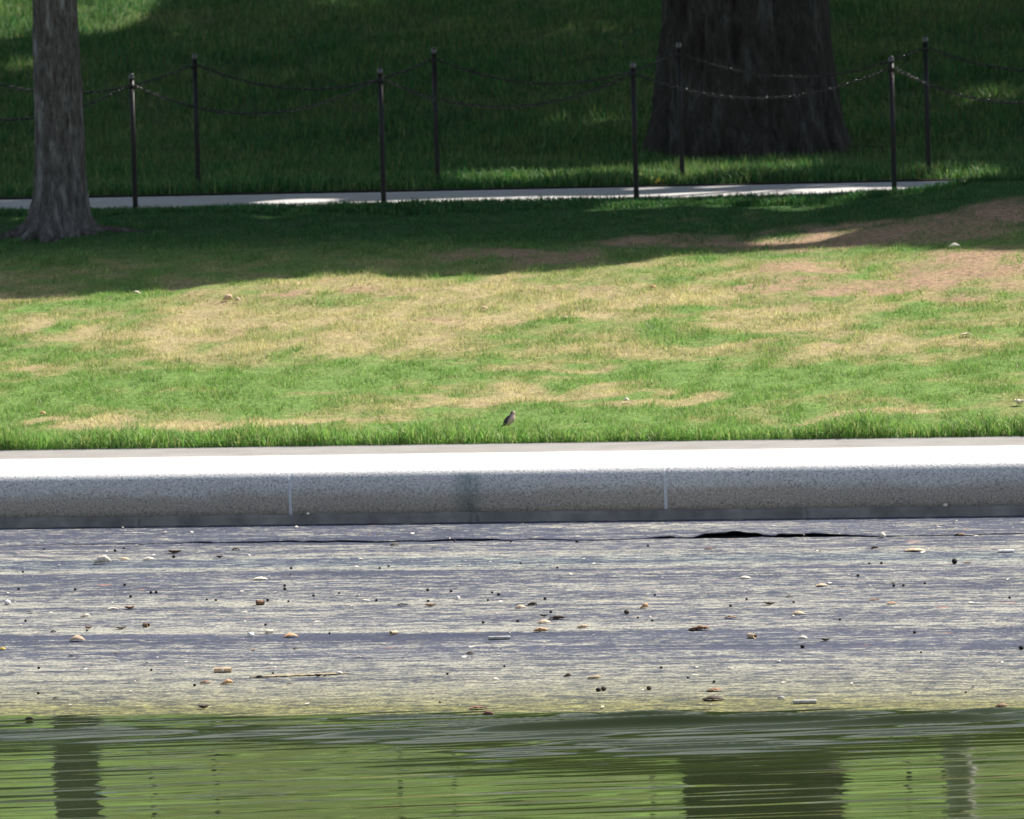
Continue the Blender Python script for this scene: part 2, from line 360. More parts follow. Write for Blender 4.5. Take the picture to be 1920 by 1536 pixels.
# liner strip along the kerb base with a lifted, torn front edge
def build_liner():
    g = lambda px, py: float(at_y(px, -1.0)[0])
    kn = [(300, 0), (330, 2), (385, 5), (390, 0.5), (400, 2), (450, 4), (545, 4), (550, 0.5), (570, 5), (600, 4), (690, 4), (740, 3), (780, 1), (810, 5), (880, 5), (900, 6), (930, 2), (960, 1),
          (1040, .6), (1100, .3), (1195, 0), (1200, .5), (1225, 3), (1250, 4), (1255, 1), (1290, 1.5), (1302, 5), (1310, 8), (1350, 10), (1363, 13), (1375, 12), (1385, 10), (1410, 8), (1420, 4), (1445, 3), (1452, 7), (1500, 5.5), (1515, 7),
          (1560, 4), (1600, 2.0), (1640, .8), (1680, 0)]
    kx = [g(p, 0) for p, _ in kn]; kh = [h / 300.0 * (.55 if p < 1000 else 1) for p, h in kn]
    xs = np.concatenate([np.linspace(-60, -7, 30), np.arange(-6.9, 9, .02), np.linspace(9.2, 60, 30)])
    lift = np.interp(xs, kx, kh)
    tear = (fbm(xs * 3, xs * 0, 5, 4) - .5) * .25
    rows = []; us = [0.0, .25, .5, .7, .82, .9, .96, 1.0]
    for u in us:
        y = -.02 - u * (.98 + tear); prof = sstep(.25, 1.0, np.full_like(xs, u)) ** 1.2
        rows.append(np.stack([xs, y, np.interp(y, PY, PZ) + .016 - .0135 * u + lift * prof], -1))
    top = np.concatenate(rows); n = len(xs); k = len(us)
    bot = top.copy(); bot[:, 2] -= np.minimum(.005, np.repeat(.016 - .0135 * np.array(us), n) - .001 + np.tile(lift, k) * .5)
    V = np.concatenate([top, bot]); Ft = grid_faces(n, k)[:, ::-1]; Fb = grid_faces(n, k) + n * k
    i = np.arange(n - 1) + n * (k - 1); Fe = np.stack([i, i + n * k, i + 1 + n * k, i + 1], -1)
    o = np_mesh('liner_strip', V, np.concatenate([Ft, Fb, Fe]), 4, MAT['floor'], None, True)
    o.data.materials.append(MAT['dark'])  # liner underside coloured black to deepen the shade below it
    idx = np.zeros(len(o.data.polygons), dtype=np.int32); idx[len(Ft):len(Ft) + len(Fb)] = 1; o.data.polygons.foreach_set('material_index', idx)
    tag(o, 'loose liner strip at the kerb foot, its torn edge lifted over dark gaps', 'liner')
    b = profile_sheet('gap_shade', xs, np.linspace(-1.0, -.05, 8), lambda X, Y: np.interp(Y, PY, PZ) + .004 - .006 * sstep(-.6, -1.0, Y), MAT['dark'])  # added near-black sheet, stands in for shade under the lifted edge
    b.parent = o
    return o
build_liner()

# ------------------------------------------------------------------ coping blocks and flashing
kerb = empty('pool_kerb', (0, 0, .28)); tag(kerb, 'pale granite pool coping with bullnose edge above a black rubber flashing', 'kerb')
def block_mesh(L):
    prof = [(.045, .058), (.012, .068), (.004, .11), (0, .15), (.003, .20), (.010, .25), (.022, .292), (.036, .318), (.052, .334), (.080, .345), (.20, .350), (.6, .354), (1.0, .358), (1.345, .361), (1.345, .05), (.3, .05), (.05, .06)]
    prof = [(y, z) for y, z in prof]
    n = len(prof); nx = 24; V = []; Fs = []
    for i in range(nx + 1):
        x = L * i / nx
        e = min(x, L - x); rnd = max(0, .004 - e) * .5
        for (y, z) in prof: V.append((x, y + (rnd if y < .1 else 0), z))
    for i in range(nx):
        for j in range(n):
            a = i * n + j; bb = i * n + (j + 1) % n; Fs.append((a, bb, bb + n, a + n)[::-1])
    m0 = len(V); V += V[:n] + V[nx * n:nx * n + n]      # caps keep their own corners so the long faces stay flat to the joint
    Fs.append(tuple(m0 + j for j in range(n))); Fs.append(tuple(m0 + n + j for j in range(n))[::-1])
    me = bpy.data.meshes.new('coping_block'); me.from_pydata(V, [], Fs); me.materials.append(MAT['granite'])
    bm = bmesh.new(); bm.from_mesh(me); bmesh.ops.recalc_face_normals(bm, faces=[f for f in bm.faces if len(f.verts) == 4]); bm.to_mesh(me); bm.free()
    for p in me.polygons: p.use_smooth = len(p.vertices) == 4
    return me
j1, j2 = float(at_y(534, 0)[0]), float(at_y(1239, 0)[0]); LB = j2 - j1
bme = block_mesh(LB - .022)
sealp = [(.014, .066), (.008, .12), (.006, .16), (.009, .20), (.016, .25), (.028, .290), (.042, .315), (.057, .3315), (.083, .3442), (.20, .3503), (.6, .3543), (1.0, .3583), (1.34, .3612)]
def strip_me(name, prof, mat):
    sv = [(x, y, z) for (y, z) in prof for x in (-.013, .013)]; sf = [(2 * i, 2 * i + 1, 2 * i + 3, 2 * i + 2) for i in range(len(prof) - 1)]
    me = bpy.data.meshes.new(name); me.from_pydata(sv, [], sf); me.materials.append(mat); return me
sme = strip_me('joint_seal', sealp[:9], MAT['seal']); tme = strip_me('joint_grout', sealp[8:], MAT['granite'])
for k in range(-4, 5):
    o = bpy.data.objects.new('coping_block', bme); COL.objects.link(o); o.parent = kerb; o.location = (j1 + k * LB + .011, 0, 0)
    s_ = bpy.data.objects.new('joint_seal', sme); COL.objects.link(s_); s_.parent = kerb; s_.location = (j1 + k * LB, 0, 0)
    g_ = bpy.data.objects.new('joint_grout', tme); COL.objects.link(g_); g_.parent = kerb; g_.location = (j1 + k * LB, 0, 0)
# black flashing sheets below the granite, upper edge a little wavy
fx = [at_y(p, 0)[0] for p in (-2400, -1100, -380, 245, 880, 1500, 2130, 3000, 4200)]
for a, b_ in zip(fx[:-1], fx[1:]):
    n = 60; V = []; Fs = []
    for i in range(n + 1):
        x = a + (b_ - a) * i / n + (.004 if i == 0 else 0)
        w = (vnoise(x * 5, 0, 3) - .5) * .012 + (vnoise(x * 17, 0, 4) - .5) * .005; bow = (vnoise(x * 2.1, 3, 8) - .5) * .010
        for (y, z) in ((.03, .079 + w * .7), (-.004 + bow * .4, .075 + w * .7), (-.010 + bow, .052), (-.012 + bow, .032), (-.022, .016), (-.055, .0125), (.03, .0)):
            V.append((x, y, z))
    for i in range(n):
        for j in range(6): q = i * 7 + j; Fs.append((q, q + 7, q + 8, q + 1))
    mesh_obj('flashing_sheet', V, Fs, MAT['rubber'], kerb)
    x = float(b_); V = []; Fs = []
    if b_ == fx[-1]: continue
    for i, dx in enumerate((-.016, -.006, .006, .016)):
        for (y, z) in ((-.008, .070), (-.020, .052), (-.022, .035), (-.032, .018), (-.05, .015)): V.append((x + dx + (vnoise(z * 60, x, 3) - .5) * .014, y - (.004 if abs(dx) < .01 else 0), z))
    for i in range(3):
        for j in range(4): q = i * 5 + j; Fs.append((q, q + 5, q + 6, q + 1))
    mesh_obj('flashing_seam', V, Fs, MAT['rubber'], kerb)

# concrete walk behind the coping
def slab(name, y0, y1, z0, z1, mat, thick=.08, wav=0.0):
    xs = np.concatenate([np.linspace(-160, -16, 20), np.arange(-15, 9, .25), np.linspace(10, 160, 20)])
    ys = np.linspace(y0, y1, 6); X, Y = np.meshgrid(xs, ys); t = (Y - y0) / (y1 - y0)
    Z = z0 + (z1 - z0) * t + (fbm(X * .5, Y * .5, 88, 2) - .5) * wav
    n = len(xs); V = np.stack([X, Y, Z], -1).reshape(-1, 3)
    f = V[:n].copy(); f[:, 2] -= thick; bk = V[-n:].copy(); bk[:, 2] -= thick
    nb = len(V); V = np.concatenate([V, f, bk]); i = np.arange(n - 1)
    Fs = np.concatenate([grid_faces(n, 6), np.stack([i, nb + i, nb + i + 1, i + 1], -1)[:, ::-1], np.stack([nb - n + i, nb + n + i, nb + n + i + 1, nb - n + i + 1], -1)])
    return np_mesh(name, V, Fs, 4, mat, None, False)
tag(slab('concrete_walk', 1.352, 2.24, .637, .646, MAT['walk']), 'pale concrete walk between coping and lawn', kind='structure')
tag(slab('footpath', 13.62, 15.76, 1.795, 1.838, MAT['path'], .1, .006), 'pale concrete footpath between the two chain fences', kind='structure')
tag(slab('path_edging', 15.764, 15.80, 1.850, 1.854, MAT['edging'], .1, .012), 'thin dark edging along the far side of the footpath', kind='structure')

# ------------------------------------------------------------------ colour map of the lawn: dry, green and bare patches, tree shade painted in
def patch_list(lst):
    out = []
    for (px, py, rx, ry) in lst:
        c = ground(px, py); a = ground(px, py - ry); b = ground(px, py + ry); k = ppm(c)
        out.append((c[0], c[1], rx / k, max(.12, abs(a[1] - b[1]) / 2)))
    return out
DRY2 = patch_list([(430, 795, 290, 10), (1050, 741, 230, 11), (1215, 757, 95, 10), (1640, 775, 200, 7), (1540, 655, 70, 12), (40, 792, 60, 6), (330, 632, 90, 12), (1120, 765, 60, 6)])
DRY = patch_list([(330, 640, 170, 26), (100, 600, 150, 18), (430, 600, 260, 24), (700, 640, 260, 26),
    (1000, 690, 90, 12), (1250, 660, 220, 16), (850, 590, 330, 30), (1150, 560, 260, 26), (620, 540, 200, 14), (1700, 650, 200, 14), (60, 690, 70, 10), (1500, 600, 170, 24), (900, 545, 220, 20), (30, 565, 120, 10), (240, 630, 120, 20), (480, 655, 160, 16), (30, 795, 60, 6), (1860, 738, 60, 7)])
GRN = patch_list([(450, 715, 420, 20), (1450, 712, 420, 22), (300, 760, 300, 12), (700, 690, 250, 20), (1700, 690, 250, 14), (1100, 700, 150, 10), (100, 745, 120, 15), (1000, 785, 300, 9), (1300, 640, 90, 12), (1690, 600, 80, 10), (140, 615, 60, 12), (1800, 740, 150, 10), (1050, 600, 60, 10), (1350, 585, 120, 8)])
DIRT = patch_list([(1820, 505, 170, 40), (1680, 430, 330, 26), (1250, 455, 180, 14), (1640, 545, 120, 14), (1500, 505, 80, 10), (1000, 478, 150, 12), (1900, 395, 130, 24), (1780, 560, 90, 10), (1450, 540, 90, 12), (1480, 450, 140, 12), (1560, 655, 40, 6), (560, 552, 60, 5), (720, 545, 60, 5)])
def blob(x, y, lst):
    t = np.zeros_like(x)
    wx = x + (fbm(x * 1.7, y * 1.7, 61, 3) - .5) * 1.1; wy = y + (fbm(x * 1.7, y * 1.7, 62, 3) - .5) * .9
    for (cx, cy, rx, ry) in lst:
        dx, dy = wx - cx, wy - cy; u = dx * R0[0] + dy * R0[1]; v = -dx * R0[1] + dy * R0[0]
        t = np.maximum(t, np.clip(1.35 - ((u / rx) ** 2 + (v / ry) ** 2), 0, 1))
    return t
def lawn_state(x, y):
    x = np.asarray(x, float); y = np.asarray(y, float)
    up = sstep(4.0, 8.0, y) * (1 - sstep(9.6, 11.0, y))
    dry = .15 + .13 * up + (fbm(x * .8, y * .8, 21, 4) - .5) * .7 + (fbm(x * 4.5, y * 4.5, 25, 4) - .5) * 1.5
    dry = dry + 1.05 * blob(x, y, DRY2) + .46 * blob(x, y, DRY) - .55 * blob(x, y, GRN)
    dry = dry - .40 * sstep(9.4, 11.4, y); dry = np.where(y < 2.9, dry - .9 * (1 - sstep(2.4, 2.9, y)), dry)  # less straw under the trees, for the cooler tone of shade
    dry = np.where(y > 15.8, .16 + (fbm(x * 1.1, y * 1.1, 26, 3) - .5) * .5, dry)
    dirt = np.where(y < 13.6, blob(x, y, DIRT) * (1.15 - .9 * fbm(x * 5, y * 5, 41, 3)), 0)
    dirt = dirt + .35 * up * sstep(.58, .75, fbm(x * 3.3, y * 3.3, 44, 3))
    return np.clip(dry, 0, 1), np.clip(dirt * 1.3, 0, 1)
GREEN = np.array((.138, .268, .062)); OLIVE = np.array((.270, .300, .115)); STRAW = np.array((.56, .485, .285)); SOIL = np.array((.29, .20, .13)); THATCH = np.array((.24, .185, .095))
SHADE_GREEN = np.array((.024, .104, .028))  # dark cool green: tree shade put into the grass colour
def grass_col(x, y, jit=0.0):
    dry, dirt = lawn_state(x, y)
    if jit: dry = np.clip(dry + rng.normal(0, jit, len(dry)), 0, 1)
    d = dry[:, None]
    c = np.where(d < .45, GREEN + (OLIVE - GREEN) * (d / .45), OLIVE + (STRAW - OLIVE) * ((d - .45) / .55))
    hill = (sstep(9.8, 11.8, y))[:, None]  # painted shade mask, from the tree shadow's edge on up the hill
    shaded_col = SHADE_GREEN + (OLIVE * .8 - SHADE_GREEN) * np.clip(d * 1.1, 0, 1)
    far = sstep(30.0, 36.0, y)[:, None]; shaded_col = shaded_col * (1 - far) + (GREEN * 1.15 + np.array((.02, .02, 0))) * (.45 + .95 * sstep(.34, .64, fbm(x * .5, y * .22, 27, 4)))[:, None] * far  # unseen slope beyond painted a brighter sunlit green for the reflection
    return c * (1 - hill) + shaded_col * hill, dry, dirt
def ground_col(x, y):
    c, dry, dirt = grass_col(np.asarray(x, float), np.asarray(y, float))
    t = np.clip(.25 + dry, 0, 1)[:, None]
    g = (c * .8) * (1 - t * .6) + THATCH * t * .6
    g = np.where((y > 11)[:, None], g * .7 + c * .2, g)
    d = dirt[:, None]; return g * (1 - d) + SOIL * d
ys_l = np.concatenate([np.arange(2.22, 13.56, .07), [13.60, 13.63]])
xs_l = np.concatenate([np.linspace(-160, -16, 24), np.arange(-15, 9, .07), np.linspace(9.5, 160, 24)])
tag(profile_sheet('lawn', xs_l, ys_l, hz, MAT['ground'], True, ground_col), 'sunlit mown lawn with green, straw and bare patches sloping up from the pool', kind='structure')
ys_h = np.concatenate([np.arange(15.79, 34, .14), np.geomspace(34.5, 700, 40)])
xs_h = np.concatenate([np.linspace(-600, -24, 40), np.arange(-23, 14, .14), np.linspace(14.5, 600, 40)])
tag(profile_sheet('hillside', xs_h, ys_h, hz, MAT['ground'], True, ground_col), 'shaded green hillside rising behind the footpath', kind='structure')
tag(profile_sheet('near_bank', np.linspace(-160, 160, 30), np.array([-300., -120, -60, -48]), lambda X, Y: np.interp(Y, PY, PZ), MAT['ground'], True, ground_col), 'grass bank on the near side of the pool', kind='structure')

# ------------------------------------------------------------------ grass blades
def blades(name, x, y, h, w, lean, label, two=False, colmul=None, tipc=.25):
    n = len(x); z = hz(x, y) - .004
    c, dry, dirt = grass_col(x, y, .24)
    c = c * (.62 + .80 * rng.random((n, 1))); k = rng.random(n)
    c = c * (.82 + .46 * fbm(x * 8, y * 5, 93, 2))[:, None]
    c = np.where(((k < .10 + .12 * dry) & (y < 11))[:, None], c * .5 + STRAW * .45, c)
    c = np.where((k > .93)[:, None], c * .6 + np.array((.13, .24, .06)) * .6, c)
    if colmul is not None: c = c * colmul
    a = rng.random(n) * 6.283; la = rng.random(n) * 6.283; ln = np.abs(rng.normal(0, lean, n))
    bx, by = np.cos(a) * w * .5, np.sin(a) * w * .5
    tx, ty, tz = np.cos(la) * np.sin(ln) * h, np.sin(la) * np.sin(ln) * h, np.cos(ln) * h
    if not two:
        V = np.stack([np.stack([x - bx, y - by, z], -1), np.stack([x + bx, y + by, z], -1), np.stack([x + tx, y + ty, z + tz], -1)], 1).reshape(-1, 3)
        Fs = np.arange(3 * n).reshape(n, 3); C = np.repeat(c, 3, 0)
    else:
        m = .55; curl = .35 * h * rng.random(n)
        mx, my, mz = x + tx * m * .7, y + ty * m * .7, z + tz * m * 1.1
        ex, ey, ez = x + tx + np.cos(la) * curl, y + ty + np.sin(la) * curl, z + tz * .98 - curl * .3
        q = .8
        V = np.stack([np.stack([x - bx, y - by, z], -1), np.stack([x + bx, y + by, z], -1), np.stack([mx + bx * q, my + by * q, mz], -1), np.stack([mx - bx * q, my - by * q, mz], -1), np.stack([ex, ey, ez], -1)], 1).reshape(-1, 3)
        b0 = np.arange(n)[:, None] * 5
        Fs = np.concatenate([b0 + np.array([[0, 1, 2]]), b0 + np.array([[0, 2, 3]]), b0 + np.array([[3, 2, 4]])]); C = np.repeat(c, 5, 0)
    o = np_mesh(name, V, Fs, 3, MAT['blade'], None, False, C)
    return tag(o, label, 'grass', kind='stuff')
def scatter(n, y0, y1, margin=1.6):
    y = y0 + (y1 - y0) * rng.random(n); d = (y + 53.8) / math.cos(YAW)
    half = d * 960 / FPX + margin
    u = (rng.random(n) * 2 - 1) * half
    return -math.tan(YAW) * y + u / math.cos(YAW), y
def keep(x, y, base):
    dry, dirt = lawn_state(x, y); p = base * (1 - .9 * dirt) * (.55 + .45 * fbm(x * 7, y * 7, 91, 2) * 1.6)
    m = rng.random(len(x)) < p; return x[m], y[m]
x, y = scatter(900000, 2.40, 13.6); x, y = keep(x, y, .95)
blades('lawn_grass', x, y, (.015 + .030 * rng.random(len(x))) * (.35 + .95 * sstep(.3, .75, fbm(x * 6.5, y * 4.0, 71, 3))), .0045 + .004 * rng.random(len(x)), 1.0, 'short patchy green and straw grass of the lit lawn')
x, y = scatter(44000, 2.19, 2.72); cl = .22 + 1.9 * fbm(x * 2.2, y * 1.6, 14, 4) ** 1.7
h = (.055 + .085 * rng.random(len(x)) ** 1.5) * cl * (1.45 - 1.0 * sstep(2.3, 2.7, y))
blades('fringe_grass', x, y, h, .005 + .004 * rng.random(len(x)), .55, 'longer bright green grass fringe along the concrete walk', True, 1.12)
x, y = scatter(42000, 13.05, 13.72, 2.0)
blades('path_front_grass', x, y, (.035 + .05 * rng.random(len(x))) * (.25 + 1.1 * fbm(x * 1.3, y * 1.3, 15, 3)), .006 + .004 * rng.random(len(x)), .4, 'uncut dark green grass at the near edge of the footpath', True)
x, y = scatter(40000, 15.80, 16.6, 2.0)
blades('path_back_grass', x, y, (.05 + .11 * rng.random(len(x)) ** 2) * (.3 + 1.1 * fbm(x * 1.5, y * 1.2, 16, 3)), .007 + .005 * rng.random(len(x)), .4, 'weedy grass along the far edge of the footpath', True, 1.15)
x, y = scatter(230000, 16.4, 31.5, 2.0)
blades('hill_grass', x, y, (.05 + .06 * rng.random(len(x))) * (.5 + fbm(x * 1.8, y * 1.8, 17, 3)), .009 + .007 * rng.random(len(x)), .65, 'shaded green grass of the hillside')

# ------------------------------------------------------------------ trees
def lit_zone():
    e = [(-500, 585), (-200, 575), (0, 562), (150, 553), (300, 543), (450, 530), (560, 519), (760, 520), (960, 511), (1100, 500), (1200, 490), (1300, 476), (1450, 468), (1600, 463), (1920, 466), (2300, 452)]
    P = [ground(a, b) for a, b in e]; P.sort(key=lambda p: p[0])
    return [p[0] for p in P], [p[1] for p in P]
EX, EY = lit_zone()
HOLES = patch_list([(0, 5, 150, 70), (190, 20, 110, 36), (980, 331, 220, 17), (1280, 325, 180, 17), (1420, 321, 120, 15), (720, 340, 120, 6), (1780, 330, 110, 8), (1500, 450, 110, 6),
    (330, 60, 40, 8), (620, 5, 90, 10), (900, 90, 60, 6), (40, 120, 60, 14), (1110, 225, 120, 12), (1100, 60, 60, 10), (1860, 175, 80, 14), (1260, 72, 40, 8), (180, 340, 120, 12), (450, 330, 100, 8)])
PATHLIT = patch_list([(330, 384, 70, 3), (560, 378, 90, 3), (40, 376, 30, 4), (820, 378, 330, 4), (1420, 362, 330, 4)])
def is_lit(x, y):
    ye = np.interp(x, EX, EY) + (fbm(x * 1.5, y * 1.5, 123, 3) - .5) * .5
    l = y < ye
    for n_, (cx, cy, rx, ry) in enumerate(HOLES + PATHLIT):
        dx, dy = x - cx, y - cy; u = dx * R0[0] + dy * R0[1]; v = -dx * R0[1] + dy * R0[0]
        q = (u / rx) ** 2 + (v / (ry + .12)) ** 2 + (fbm(x * 1.9, y * 1.9, 131, 3) - .5) * (2.4 if 8 <= n_ < len(HOLES) else 1.0)
        if 8 <= n_ < len(HOLES): q = np.where(_hash(np.floor(x * 997), np.floor(y * 991), 5) < .28, 9.0, q)
        l = l | (q < 1)
    return l | (y > 30.3)
def shadow_of(P):
    g = P[:, 2] - hz(P[:, 0], P[:, 1])
    for _ in range(4):
        k = g / SUN[2]; X = P[:, 0] - SUN[0] * k; Y = P[:, 1] - SUN[1] * k; g = P[:, 2] - hz(X, np.minimum(Y, 60))
    return X, Y

def trunk_mesh(name, prof, lobes, nth, nz, bark_amp, furrow, mat, parent, seed, lean=(0, 0)):
    """prof: (z, radius) list; lobes: (angle, spread, amount, decay) root flares"""
    zs = np.array([p[0] for p in prof]); rs = np.array([p[1] for p in prof])
    z = np.interp(np.linspace(0, 1, nz) ** 1.7, [0, 1], [zs[0], zs[-1]]); th = np.linspace(0, 2 * np.pi, nth, endpoint=False)
    T, Z = np.meshgrid(th, z); r = np.interp(Z, zs, rs)
    for (a, sp, am, dec) in lobes:
        d = np.abs((T - a + np.pi) % (2 * np.pi) - np.pi); r = r + am * np.exp(-(d / sp) ** 2) * np.exp(-np.maximum(Z, 0) / dec)
    k1, k2 = np.cos(T), np.sin(T)
    rr = rs.mean()
    u = T * furrow / (2 * np.pi)
    wv = fbm(u * .6 + 3, Z * 1.2, seed + 3, 3) * 1.6
    uu = u + wv
    rid = 1 - np.abs(2 * vnoise(np.mod(uu, furrow * 40), Z * (2.2 + 0 * Z) * (4.0 / max(.3, rr * 6)), seed) - 1)
    fine = fbm(u * 3, Z * 9, seed + 8, 3)
    # blend the seam at theta = 0
    sw = sstep(0, .5, T) * (1 - sstep(2 * np.pi - .5, 2 * np.pi, T))
    disp = (rid ** .7 - .5) * bark_amp + (fine - .5) * bark_amp * .5
    r = r + disp * (.15 + .85 * sw) + (fbm(k1 * 1.1 + 5, Z * .7 + k2, seed + 20, 3) - .5) * rr * .22
    V = np.stack([r * np.cos(T) + lean[0] * Z, r * np.sin(T) + lean[1] * Z, Z], -1).reshape(-1, 3)
    i = np.arange(nth * nz).reshape(nz, nth); j = np.roll(i, -1, 1)
    Fs = np.stack([i[:-1], j[:-1], j[1:], i[1:]], -1).reshape(-1, 4)
    hcol = np.clip(.5 + disp / bark_amp, 0, 1).reshape(-1, 1) * np.ones((1, 3))
    return np_mesh(name, V, Fs, 4, mat, parent, True, hcol)
def tube(pts, rads, ns=9):
    V, Fs = [], []
    for k, (p, r) in enumerate(zip(pts, rads)):
        d = (pts[min(k + 1, len(pts) - 1)] - pts[max(k - 1, 0)]).normalized()
        a = d.orthogonal().normalized(); b = d.cross(a)
        for s in range(ns): t = 6.2832 * s / ns; V.append(p + (a * math.cos(t) + b * math.sin(t)) * r)
    for k in range(len(pts) - 1):
        for s in range(ns): q = k * ns + s; w = k * ns + (s + 1) % ns; Fs.append((q, w, w + ns, q + ns))
    Fs.append(tuple(range(ns))[::-1]); Fs.append(tuple((len(pts) - 1) * ns + s for s in range(ns)))
    return V, Fs
def clear_of_lawn(pts, base):
    X, Y = shadow_of(np.array([tuple(p) for p in pts]) + np.array(base)); return not (Y < np.interp(X, EX, EY) + .3).any()
def limbs(parent, top, r0, n, rad, z0, z1, mat, rnd, base):
    for k in range(n):
        a = 6.2832 * (k + rnd.random() * .6) / n; L = rad * (.55 + .35 * rnd.random()); zt = z0 + (z1 - z0) * (.3 + .6 * rnd.random())
        p0 = Vector((0, 0, top - .5)); p3 = Vector((math.cos(a) * L, math.sin(a) * L, zt))
        pts = []; rs = []
        for i in range(8):
            t = i / 7; p = p0.lerp(p3, t); p.z += math.sin(t * math.pi) * .8; p += Vector((rnd.uniform(-1, 1), rnd.uniform(-1, 1), 0)) * .18 * t
            pts.append(p); rs.append(r0 * (.62 * (1 - t) + .06))
        while not clear_of_lawn(pts, base) and len(pts) > 3: pts.pop(); rs.pop()  # limb cut back so its shadow stays off the sunlit lawn
        V, Fs = tube(pts, rs); lo = mesh_obj('limb', V, Fs, mat, parent)
        for q in range(3):
            i = 3 + q
            if i >= len(pts): break
            e = pts[i] + Vector((rnd.uniform(-1, 1), rnd.uniform(-1, 1), rnd.uniform(.2, .9))).normalized() * rad * .38
            if not clear_of_lawn([e, pts[i]], base): continue
            V, Fs = tube([pts[i], pts[i].lerp(e, .5) + Vector((0, 0, .15)), e], [rs[i] * .55, rs[i] * .35, .02], 6)
            mesh_obj('branch', V, Fs, mat, lo)
LEAFG = np.array((.070, .130, .022))
def fill_points(n):
    y = 7 + 26 * rng.random(n); x = -math.tan(YAW) * y + (rng.random(n) * 2 - 1) * 7.5; m = ~is_lit(x, y); x, y = x[m], y[m]
    k = (3.5 + 12 * rng.random(len(x))) / SUN[2]; return np.stack([x, y, hz(x, y)], -1) + k[:, None] * SUN
fill = fill_points(170000)
SPOTS = []  # points the crowns are opened for, so sun glints on chains and caps
for (px, py, yy) in [(1600, 160, 13.6), (1480, 185, 13.6), (1380, 180, 13.6), (1300, 170, 13.6), (1676, 108, 13.6), (1741, 66, 16.12), (252, 140, 13.6), (300, 180, 13.6), (370, 205, 13.6), (200, 158, 16.1), (60, 155, 16.1), (1480, 148, 16.1), (1360, 130, 16.1), (1740, 155, 13.6), (1820, 195, 13.6), (1900, 203, 13.6), (718, 128, 13.6)]:
    d = ray(px, py); SPOTS.append(CAM + d * (yy - CAM[1]) / d[1])
def blocks_spot(P):
    m = np.zeros(len(P), bool)
    for q in SPOTS:
        w = P - q; m |= np.linalg.norm(w - (w @ SUN)[:, None] * SUN, axis=1) < .2
    return m
def crown(parent, base, c, rad, z0, z1, nclump, nleaf, seed, prune=True, big=1.0):
    r = np.random.default_rng(seed)
    d = r.normal(size=(nclump, 3)); d /= np.linalg.norm(d, axis=1)[:, None]
    s = r.random((nclump, 1)) ** .42
    C = np.array(c) + d * s * np.array((rad, rad, (z1 - z0) / 2)) + np.array((0, 0, base[2] + (z0 + z1) / 2))
    idx = r.integers(0, nclump, nleaf); sz = (.42 + .5 * r.random(nclump))[idx, None]
    P = C[idx] + r.normal(size=(nleaf, 3)) * sz * np.array((1, 1, .6))
    if prune:
        if fill is not None:      # leaves added along sun rays to close leaks in the cast shade
            cz = base[2] + (z0 + z1) / 2; q = (fill - np.array((c[0], c[1], cz))) / np.array((rad * 1.05, rad * 1.05, (z1 - z0) / 2 * 1.05)); P = np.concatenate([P, fill[(q * q).sum(1) < 1]])
        X, Y = shadow_of(P); P = P[~(is_lit(X, Y) | blocks_spot(P))]  # crown shaped for light: leaves removed where sun patches should fall
    n = len(P); L = (.085 + .055 * r.random((n, 1))) * big; W = L * (.45 + .2 * r.random((n, 1)))
    nrm = r.normal(size=(n, 3)) * .75 + np.array((0, 0, .8)) + SUN * .5; nrm /= np.linalg.norm(nrm, axis=1)[:, None]
    a = np.cross(nrm, r.normal(size=(n, 3))); a /= np.linalg.norm(a, axis=1)[:, None]; b = np.cross(nrm, a)
    Pl = P - np.array(base)
    V = np.stack([Pl - a * L, Pl + b * W - nrm * L * .15, Pl + a * L - nrm * L * .2, Pl - b * W - nrm * L * .15], 1).reshape(-1, 3)
    cl = LEAFG * (.75 + .6 * r.random((n, 1))) * (1 + .25 * (r.random((n, 3)) - .5))
    return np_mesh('crown', V, np.arange(4 * n).reshape(n, 4), 4, MAT['leaf'], parent, False, np.repeat(cl, 4, 0))

def place_tree(name, px, Y, label):
    p = ground(px, Y); p[2] = float(hz(p[0], p[1])) - .02
    t = empty(name, tuple(p)); tag(t, label, 'tree'); return t, p
cr, sr = R0[0], R0[1]
AY = lambda deg: R(deg) + YAW            # angle measured from the photo's right hand side
tL, pL = place_tree('young_tree', 116, 438, 'slender grey-barked tree with spreading roots on the lawn before the footpath')
trunk_mesh('trunk', [(-.25, .26), (0, .222), (.12, .204), (.35, .188), (.8, .178), (1.3, .170), (1.8, .163), (3, .155), (5.5, .13)],
    [(AY(-5), .22, .16, .09), (AY(187), .25, .22, .13), (AY(215), .25, .12, .12), (AY(-60), .25, .06, .1), (AY(-110), .22, .10, .12), (AY(250), .2, .08, .14), (AY(60), .4, .2, .1), (AY(130), .4, .2, .1)], 200, 280, .022, 32, MAT['bark'], tL, 5)
def root(parent, base, ang, L, r0, mat, rise=.03):
    pts, rs = [], []
    for i in range(9):
        t = i / 8; x = math.cos(ang) * (.12 + L * t) + math.sin(ang) * .04 * math.sin(t * 7); yy = math.sin(ang) * (.12 + L * t) - math.cos(ang) * .04 * math.sin(t * 7)
        z = float(hz(base[0] + x, base[1] + yy)) - base[2] + rise * (1 - t) - .02 * t
        pts.append(Vector((x, yy, z))); rs.append(r0 * (1 - .7 * t))
    V, Fs = tube(pts, rs, 8); mesh_obj('root', V, Fs, mat, parent)
for a, L, r0 in ((AY(-4), .62, .05), (AY(190), .60, .075), (AY(222), .40, .06), (AY(-100), .30, .045), (AY(-45), .35, .04)): root(tL, pL, a, L, r0, MAT['bark'])
rnd = random.Random(3)
limbs(tL, 5.4, .13, 6, 3.2, 5.5, 9.5, MAT['bark'], rnd, pL)
crown(tL, pL, (pL[0] + 1.2, pL[1] + 1.0, 0), 3.8, 4.4, 9.6, 150, 13000, 21)

